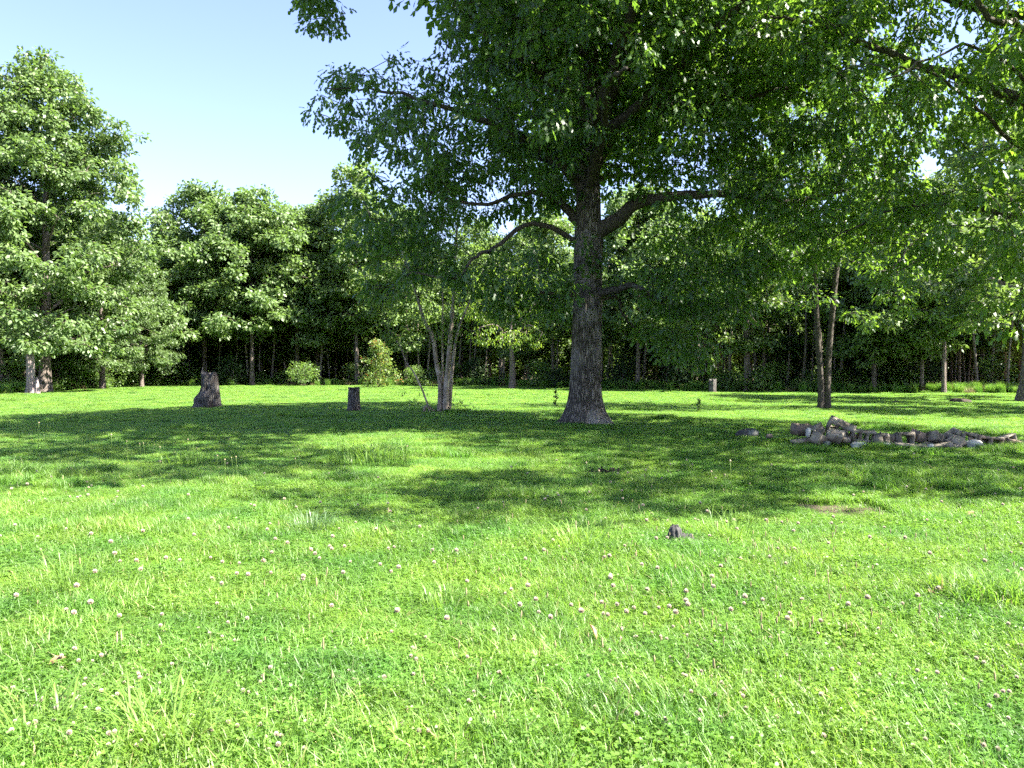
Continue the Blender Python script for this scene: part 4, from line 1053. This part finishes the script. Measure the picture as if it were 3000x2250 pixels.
# ------------------------------------------------------------------ grass
rng = np.random.default_rng(90)
def blades(mb, rng, n, rad, hmin, hmax, wid, bend=.6, square=True):
    a = rng.random(n) * 6.28; r = rad * np.sqrt(rng.random(n)); base = np.stack([np.cos(a) * r, np.sin(a) * r, np.full(n, -.01)], -1)
    if rad < 0: base[:, :2] = rng.uniform(rad, -rad, (n, 2))          # a square tile instead of a round patch
    h = hmin + (hmax - hmin) * rng.random(n) ** 1.6; b = rng.random(n) * 6.28; bd = bend * (.25 + rng.random(n)) * h
    d = np.stack([np.cos(b), np.sin(b), 0 * b], -1); s = np.stack([-np.sin(b + rng.normal(size=n) * .6), np.cos(b), 0 * b], -1) * (wid * (.6 + .8 * rng.random(n)))[:, None] / 2
    p1 = base + d * (bd * .28)[:, None] + np.array((0, 0, 1)) * (h * .62)[:, None]
    p2 = base + d * bd[:, None] + np.array((0, 0, 1)) * (h * (1 - .28 * rng.random(n) * bend))[:, None]
    V = np.stack([base - s, base + s, p1 + s * .85, p1 - s * .85, p2], 1).reshape(-1, 3); o = (np.arange(n) * 5)[:, None]
    v = rng.random(n)
    mb.add(V, np.concatenate([o + np.array([[0, 1, 2]]), o + np.array([[0, 2, 3]]), o + np.array([[3, 2, 4]])]), None, np.repeat(v, 5))
def clover(mb, rng, n, rad, hmin, hmax, size):
    a = rng.random(n) * 6.28; r = rad * np.sqrt(rng.random(n)); c = np.stack([np.cos(a) * r, np.sin(a) * r, hmin + (hmax - hmin) * rng.random(n)], -1)
    if rad < 0: c[:, :2] = rng.uniform(rad, -rad, (n, 2))
    rot = rng.random(n) * 6.28; v = rng.random(n) * .8; tilt = rng.normal(size=(n, 3)) * .3 + np.array((0, 0, 1.0)); sz = size * (.7 + .6 * rng.random(n))
    for k in range(3):
        q = rot + k * 2.094; d = np.stack([np.cos(q), np.sin(q), .15 + 0 * q], -1)
        leaves(mb, c, d, tilt + rng.normal(size=(n, 3)) * .12, sz, (np.array([(0, 0, 0), (.5, -.42, .06), (1, -.25, 0), (1, .25, 0), (.5, .42, .06)]), np.array([(0, 1, 2), (0, 2, 3), (0, 3, 4)])), v)
PM = []
TILE = .45
for k in range(8):
    mb = MB(); q = TILE / 2 + .015
    if k < 3: blades(mb, rng, 1800, -q, .05, .135, .0052, .9); clover(mb, rng, 380, -q, .025, .085, .0145)
    elif k < 6: blades(mb, rng, 2350, -q, .05, .15, .0055, .9); clover(mb, rng, 110, -q, .03, .07, .014)
    elif k == 6: blades(mb, rng, 1700, -q, .07, .24, .0065, .9); clover(mb, rng, 120, -q, .03, .07, .016)
    else: blades(mb, rng, 1500, -q, .03, .10, .0052, .9); clover(mb, rng, 260, -q, .03, .08, .019)
    PM.append(mb.mesh('grass_patch%d' % k, M['grass']))
mb = MB(); blades(mb, rng, 330, -TILE / 2, .03, .10, .005, 1.0); clover(mb, rng, 60, -TILE / 2, .015, .04, .016); SPARSE = mb.mesh('sparse_grass', M['grass'])
PM.append(None)
mb = MB(); blades(mb, rng, 260, .4, .2, .75, .008, .7); PM[8] = mb.mesh('dry_grass_patch', M['dry_grass'])
def scatter(name, label, pts, rots, scl, meshes, kind='stuff', mat=None, idx=None):
    """one object that stands for uncountable growth: meshes set out on points by geometry nodes"""
    n = len(pts); me = bpy.data.meshes.new(name)
    me.vertices.add(n); me.vertices.foreach_set('co', pts.astype(np.float32).ravel())
    for nm, ty, dat, key in (('rot', 'FLOAT_VECTOR', rots, 'vector'), ('scl', 'FLOAT_VECTOR', scl if scl.ndim == 2 else np.repeat(scl[:, None], 3, 1), 'vector'), ('idx', 'INT', idx, 'value')):
        at = me.attributes.new(nm, ty, 'POINT'); at.data.foreach_set(key, np.ascontiguousarray(dat.astype(np.int32 if ty == 'INT' else np.float32)).ravel())
    o = link(bpy.data.objects.new(name, me)); tag(o, label, None, kind=kind)
    ng = bpy.data.node_groups.new(name + '_growth', 'GeometryNodeTree')
    ng.interface.new_socket('Geometry', in_out='INPUT', socket_type='NodeSocketGeometry'); ng.interface.new_socket('Geometry', in_out='OUTPUT', socket_type='NodeSocketGeometry')
    gi, go = ng.nodes.new('NodeGroupInput'), ng.nodes.new('NodeGroupOutput')
    iop = ng.nodes.new('GeometryNodeInstanceOnPoints'); iop.inputs['Pick Instance'].default_value = True
    col = bpy.data.collections.new(name + '_kinds')
    for k, m_ in enumerate(meshes): col.objects.link(bpy.data.objects.new('%s_kind_%02d' % (name, k), m_))
    ci = ng.nodes.new('GeometryNodeCollectionInfo'); ci.inputs['Collection'].default_value = col
    ci.inputs['Separate Children'].default_value = True; ci.inputs['Reset Children'].default_value = True
    def att(nm, ty):
        a_ = ng.nodes.new('GeometryNodeInputNamedAttribute'); a_.data_type = ty; a_.inputs['Name'].default_value = nm; return a_.outputs['Attribute']
    L = ng.links
    L.new(gi.outputs[0], iop.inputs['Points']); L.new(ci.outputs[0], iop.inputs['Instance']); L.new(att('idx', 'INT'), iop.inputs['Instance Index'])
    L.new(att('rot', 'FLOAT_VECTOR'), iop.inputs['Rotation']); L.new(att('scl', 'FLOAT_VECTOR'), iop.inputs['Scale']); L.new(iop.outputs[0], go.inputs[0])
    md = o.modifiers.new('growth', 'NODES'); md.node_group = ng
    return o
ix, iy = np.meshgrid(np.arange(-145, 146), np.arange(-5, 199))
pts = np.stack([ix.ravel() * TILE, iy.ravel() * TILE, 0.0 * ix.ravel()], -1)
pts = pts[np.abs(pts[:, 0]) < .70 * np.maximum(pts[:, 1], 0) + 3]
pts = pts[pts[:, 1] < edge_Y(pts[:, 0] / np.maximum(pts[:, 1], 1)) + 2.0 + rng.normal(size=len(pts)) * .9]
bare = (np.abs(pts[:, 0] - DIRT[0]) < .40) & (np.abs(pts[:, 1] - DIRT[1]) < .26)
pts[:, 2] = ground_h(pts[:, 0], pts[:, 1])
N = len(pts)
clo = noise3(pts, .9, 2.0) + .5 * noise3(pts, 2.3, 5.0) + .35 * rng.normal(size=N) + np.clip((9 - pts[:, 1]) / 12, -.4, .3)
idx = np.where(clo > .1, rng.integers(0, 3, N), rng.integers(3, 6, N))
idx = np.where((noise3(pts, .6, 9.0) > .5) & (rng.random(N) < .55), 6, idx)
idx = np.where((rng.random(N) < .03) | ((noise3(pts, 1.6, 12.0) > .55) & (rng.random(N) < .5)), 7, idx)
idx = np.where(bare, 8, idx)
near_pile = (np.abs(pts[:, 1] - 15.6) < 1.0) & (pts[:, 0] > 5.2) & (pts[:, 0] < 11.5)
idx = np.where(near_pile & (rng.random(N) < .35), 6, idx)
scl = np.stack([np.ones(N), np.ones(N), 1.0 + .32 * noise3(pts, .8, 4.0) + .22 * noise3(pts, 2.6, 8.0) + .07 * rng.normal(size=N)], -1)
ex = (ground_h(pts[:, 0] + .2, pts[:, 1]) - ground_h(pts[:, 0] - .2, pts[:, 1])) / .4
ey = (ground_h(pts[:, 0], pts[:, 1] + .2) - ground_h(pts[:, 0], pts[:, 1] - .2)) / .4
turn = rng.integers(0, 4, N) * (np.pi / 2)
rots = np.stack([ey * np.cos(turn) * 0, ex * 0, turn], -1)
scatter('grass', 'bright green mown grass and clover covering the whole clearing', pts, rots, scl, PM[:8] + [SPARSE], idx=idx)
print('grass patches', N)
# taller dry grass along the foot of the wood
n = 1500; u = rng.uniform(-.7, .7, n); y = edge_Y(u) + .3 + rng.normal(size=n) * 1.2; x = u * y
q = np.stack([x, y, ground_h(x, y)], -1); q = q[(noise3(q, .35, 1.0) > -.25)]
scatter('dry_grass', 'tan dry tall grass along the foot of the wood', q, np.stack([0 * q[:, 0], 0 * q[:, 0], rng.random(len(q)) * 6.28], -1), .5 + .7 * rng.random(len(q)), [PM[8]], idx=np.zeros(len(q)))

n = 2600; u = rng.uniform(-.72, .72, n); y = edge_Y(u) - .6 + rng.normal(size=n) * 1.1; x = u * y
q = np.stack([x, y, ground_h(x, y)], -1); keep = noise3(q, .5, 7.0) + .4 * rng.normal(size=n) > -.1; q = q[keep]
hs = 2.0 + 2.6 * rng.random(len(q))
scatter('edge_weeds', 'ragged tall green weeds along the foot of the wood', q, np.stack([0 * q[:, 0], 0 * q[:, 0], rng.random(len(q)) * 6.28], -1), np.stack([1 + 0 * hs, 1 + 0 * hs, hs], -1), [PM[6]], idx=np.zeros(len(q)))

# single taller tufts
def tuft(label, u, v, rad, n, h0, h1, wid, bend, mat='tuft', seed=0):
    g = np.random.default_rng(seed); p = G(u, v); mb = MB()
    a = g.random(n) * 6.28; r = rad * np.sqrt(g.random(n)) * .5; h = h0 + (h1 - h0) * g.random(n); b = a + g.normal(size=n) * .6
    for k in range(n):
        d = np.array((math.cos(b[k]), math.sin(b[k]), 0)); s = np.array((-d[1], d[0], 0)) * wid * (.6 + .6 * g.random()) / 2
        p0 = np.array((math.cos(a[k]) * r[k], math.sin(a[k]) * r[k], -.01)); L = h[k] * bend * (.4 + .8 * g.random())
        c = bezier(p0, p0 + np.array((0, 0, h[k] * 1.05)) + d * L * .35, p0 + d * L + np.array((0, 0, h[k] * (.95 - .45 * g.random() * bend))), 6)
        w = np.array([.8, 1, 1, .85, .55, 0])[:, None]
        V = np.stack([c - s * w, c + s * w], 1).reshape(-1, 3); i_ = np.arange(5) * 2
        mb.add(V, None, np.stack([i_, i_ + 1, i_ + 3, i_ + 2], -1), g.random())
    o = part('grass_tuft', mb.mesh('grass_tuft', M[mat]), None); o.location = (p.x, p.y, float(ground_h(p.x, p.y)))
    tag(o, label, 'grass tuft', 'taller grass tufts in the field')
tuft('pale blue-green grass tuft left of centre in the sunlit grass', 912, 1560, .38, 130, .14, .30, .007, .9, 'pale_tuft', seed=1)
tuft('long arching grass tuft left of the small dark stump', 1700, 1610, .75, 170, .15, .32, .008, 1.2, seed=2)
tuft('tall pale grass tuft right of the small dark stump', 2140, 1580, .8, 130, .14, .3, .007, 1.1, seed=3)
tuft('tall arching grass clump at the shade edge below the post stump', 1080, 1370, 1.3, 210, .2, .5, .012, 1.0, seed=4)
tuft('pale grass tuft near the left frame edge in the near grass', 200, 1740, .5, 110, .15, .32, .006, .9, seed=5)
tuft('broad-bladed arching grass clump in the lower left corner', 480, 2190, .42, 110, .14, .30, .008, 1.3, seed=6)
tuft('broad-bladed grass tuft at the bottom left frame edge', 90, 2180, .35, 80, .14, .28, .008, 1.2, seed=7)
tuft('grass tuft in the lower middle of the near grass', 1310, 1790, .3, 70, .12, .24, .006, 1.0, seed=8)
tuft('grass tuft in dappled light at the end of the oak shade', 1560, 1470, .6, 120, .14, .32, .008, 1.0, seed=9)
tuft('sunlit grass tuft in front of the block pile', 2560, 1400, .8, 120, .14, .3, .009, .9, seed=10)
tuft('grass tuft standing before the slotted block of the pile', 2550, 1325, .5, 90, .15, .32, .009, .9, seed=11)
tuft('grass tuft at the right frame edge of the near grass', 2890, 1760, .4, 80, .12, .24, .006, 1.0, seed=12)
tuft('grass tuft at the left edge of the oak shade among tall seed stalks', 560, 1365, .9, 110, .2, .42, .01, .8, seed=13)
tuft('grass clump in the lower right near grass', 2300, 1960, .35, 80, .1, .2, .006, 1.1, seed=14)

# ------------------------------------------------------------------ flowers, seed stalks, dead leaves
rng = np.random.default_rng(99)
def flower_meshes():
    out = []
    for k in range(3):
        h = .085 + .018 * k; s = MB(); tube(s, bezier((0, 0, -.02), (.01, 0, h * .5), (.004 * k, .004, h), 5), np.full(5, .0011), 4, .5)
        V, Fa = [], []; n = 90; g = np.random.default_rng(k); gold = np.pi * (3 - 5 ** .5); mb = MB()
        for j in range(n):
            zz = 1 - 1.75 * (j + .5) / n; r_ = math.sqrt(max(0, 1 - zz * zz)); a_ = gold * j
            d = np.array((math.cos(a_) * r_, math.sin(a_) * r_, zz)); up = np.cross(d, (.3, .2, .9)); up /= np.linalg.norm(up); w = np.cross(d, up)
            c0 = np.array((.004 * k, .004, h)); R0 = .0125 * (.9 + .15 * g.random())
            P0 = c0 + d * R0 * .35; P1 = c0 + d * R0 * (1.05 + .1 * g.random()) + np.array((0, 0, .002))
            mb.add([P0 - up * .0022, P0 + up * .0022, P1 + up * .0014 + w * .001, P1 - up * .0014], None, [(0, 1, 2, 3)], float(np.clip(.62 + .6 * zz + .12 * g.normal(), 0, 1)))
            mb.add([P0 - w * .0022, P0 + w * .0022, P1 + w * .0014, P1 - w * .0014 + up * .001], None, [(0, 1, 2, 3)], float(np.clip(.62 + .6 * zz + .12 * g.normal(), 0, 1)))
        out.append((s.mesh('clover_stem', M['stem']), mb.mesh('clover_head', M['clover_head'])))
    return out
FM = flower_meshes()
pos = []
tries = 0
while len(pos) < 560 and tries < 60000:
    tries += 1
    u, v = rng.uniform(-60, 3060), 1330 + 930 * rng.random() ** .8
    w = G(u, v); pp = np.array([[w.x, w.y, 0]])
    f = noise3(pp, 1.1, 3.0)[0] + .6 * noise3(pp, 2.9, 6.0)[0]
    if .8 * f + .6 * rng.normal() < .25: continue
    if ((w.x - DIRT[0]) / .5) ** 2 + ((w.y - DIRT[1]) / .4) ** 2 < 1: continue
    pos.append((w.x, w.y))
pos.sort(key=lambda q: q[1])
for k, (x, y) in enumerate(pos[:300]):
    o = thing('clover_flower', 'small round white and pinkish clover flower in the near grass', 'flower', (x, y, float(ground_h(x, y)) + .0), rng.random() * 6.28, 'clover flowers in the near grass', .46 + .36 * rng.random())
    st, hd = FM[int(rng.integers(3))]
    part('stem', st, o); part('flower_head', hd, o)
rest = np.array(pos[300:]); rest = np.c_[rest, ground_h(rest[:, 0], rest[:, 1])]
FJ = []
for st, hd in FM: FJ.append(hd)
scatter('clover_bloom', 'scattered tiny white clover blooms farther out in the grass', rest, np.stack([0 * rest[:, 0], 0 * rest[:, 0], rng.random(len(rest)) * 6.28], -1), .8 + .5 * rng.random(len(rest)), FJ, idx=rng.integers(0, 3, len(rest)))
# plantain and grass seed stalks
SM = []
for k in range(3):
    s = MB(); h = .15 + .03 * k; tube(s, bezier((0, 0, -.02), (.02, .01, h * .5), (.012 * k, .02, h), 5), np.full(5, .0012), 4, .6)
    hd = MB(); z = np.linspace(0, .028 + .008 * k, 7); tube(hd, np.stack([.012 * k + 0 * z, .02 + .1 * z, h + z - .004], -1), np.array([.0015, .0032, .0038, .0036, .0033, .0025, .001]), 7, rng.random(50)[: 7 * 7 + 1], ridge=.15)
    SM.append((s.mesh('seed_stem', M['stem']), hd.mesh('seed_head', M['seed_head'])))
cnt = 0
while cnt < 230:
    u, v = rng.normal(2050, 430), rng.normal(1740, 190)
    if rng.random() < .25: u, v = rng.uniform(0, 3000), rng.uniform(1420, 2150)
    if not (0 < u < 3000 and 1430 < v < 2240): continue
    w = G(u, v); cnt += 1
    o = thing('seed_stalk', 'short brownish plantain seed stalk in the near sunlit grass', 'seed stalk', (w.x, w.y, float(ground_h(w.x, w.y))), rng.random() * 6.28, 'plantain seed stalks in the near grass', .8 + .5 * rng.random())
    st, hd = SM[int(rng.integers(3))]; part('stem', st, o); part('seed_head', hd, o)
tall = [(90, 1345), (110, 1340), (60, 1350), (380, 1385), (430, 1370), (442, 1378), (470, 1395), (560, 1370), (577, 1385), (632, 1408), (645, 1430), (655, 1428), (676, 1370), (690, 1430), (700, 1426), (330, 1380), (420, 1395),
        (1180, 1410), (1725, 1470), (1760, 1468), (1905, 1440), (1950, 1450), (1980, 1450), (2020, 1455), (2090, 1470), (2120, 1470), (2145, 1475), (2190, 1480), (2250, 1475), (2030, 1440), (1900, 1470), (870, 1440)]
TM = []
for k in range(3):
    st = MB(); h = .36 + .07 * k; c = bezier((0, 0, -.02), (.03, .01, h * .5), (.03 * k, .03, h), 6); tube(st, c, np.full(6, .0024), 4, .9)
    hd = MB(); z = np.linspace(0, .026, 6); tube(hd, c[-1] + np.stack([.1 * z, 0 * z, z - .004], -1), np.array([.003, .008, .010, .009, .006, .002]), 7, .9, ridge=.2)
    TM.append((st.mesh('tall_stem', M['stem']), hd.mesh('tall_seed_head', M['seed_head'])))
for u, v in tall:
    w = G(u, v)
    o = thing('seed_stalk', 'tall thin stalk with a small pinkish head rising at the shade edge', 'seed stalk', (w.x, w.y, float(ground_h(w.x, w.y))), rng.random() * 6.28, 'tall stalks along the shade edge', .8 + .4 * rng.random())
    st, hd = TM[int(rng.integers(3))]; part('stem', st, o); part('seed_head', hd, o)
# dead leaves
def dead_leaf(label, u, v, s, rot, seed):
    tv = np.array([(0, 0, 0), (.25, -.22, .06), (.55, -.26, .1), (.8, -.15, .05), (1, 0, -.05), (.8, .15, .08), (.55, .26, .14), (.25, .22, .08), (.5, 0, -.02)])
    tf = [(k, (k + 1) % 8, 8) for k in range(8)]
    g = np.random.default_rng(seed); mb = MB(); mb.add((tv + g.normal(size=tv.shape) * .02) * s, tf, None, g.random(9)); p = G(u, v)
    o = part('dead_leaf', mb.mesh('dead_leaf', M['dead_leaf']), None); o.location = (p.x, p.y, float(ground_h(p.x, p.y)) + .055); o.rotation_euler = [R(a) for a in rot]
    tag(o, label, 'leaf')
dead_leaf('curled brown dead leaf standing in the near grass below the small dark stump', 1748, 1905, .105, (35, -50, 120), 1)
dead_leaf('small brown dead leaf in the grass at the lower left', 140, 1975, .09, (20, -20, 30), 2)
dead_leaf('brown dead leaf in the near grass at the right', 2730, 1780, .09, (20, -10, 70), 3)
dead_leaf('tan dead leaf right of the bare soil patch', 2830, 1525, .12, (10, -20, 10), 4)
p = G(1780, 1392); o = thing('leaf_heap', 'small dark heap of dead leaves in the shaded grass', 'leaf heap', (p.x, p.y, float(ground_h(p.x, p.y)) + .03))
mb = MB(); n = 60; g = np.random.default_rng(3); c = g.normal(size=(n, 3)) * (.17, .1, .025) + (0, 0, .05)
leaves(mb, c, g.normal(size=(n, 3)), g.normal(size=(n, 3)) * .5 + (0, 0, 1), .06 + .05 * g.random(n), LEAF_LENS, g.random(n) * .3); part('dead_foliage', mb.mesh('leaf_heap', M['mound']), o, 'stuff')
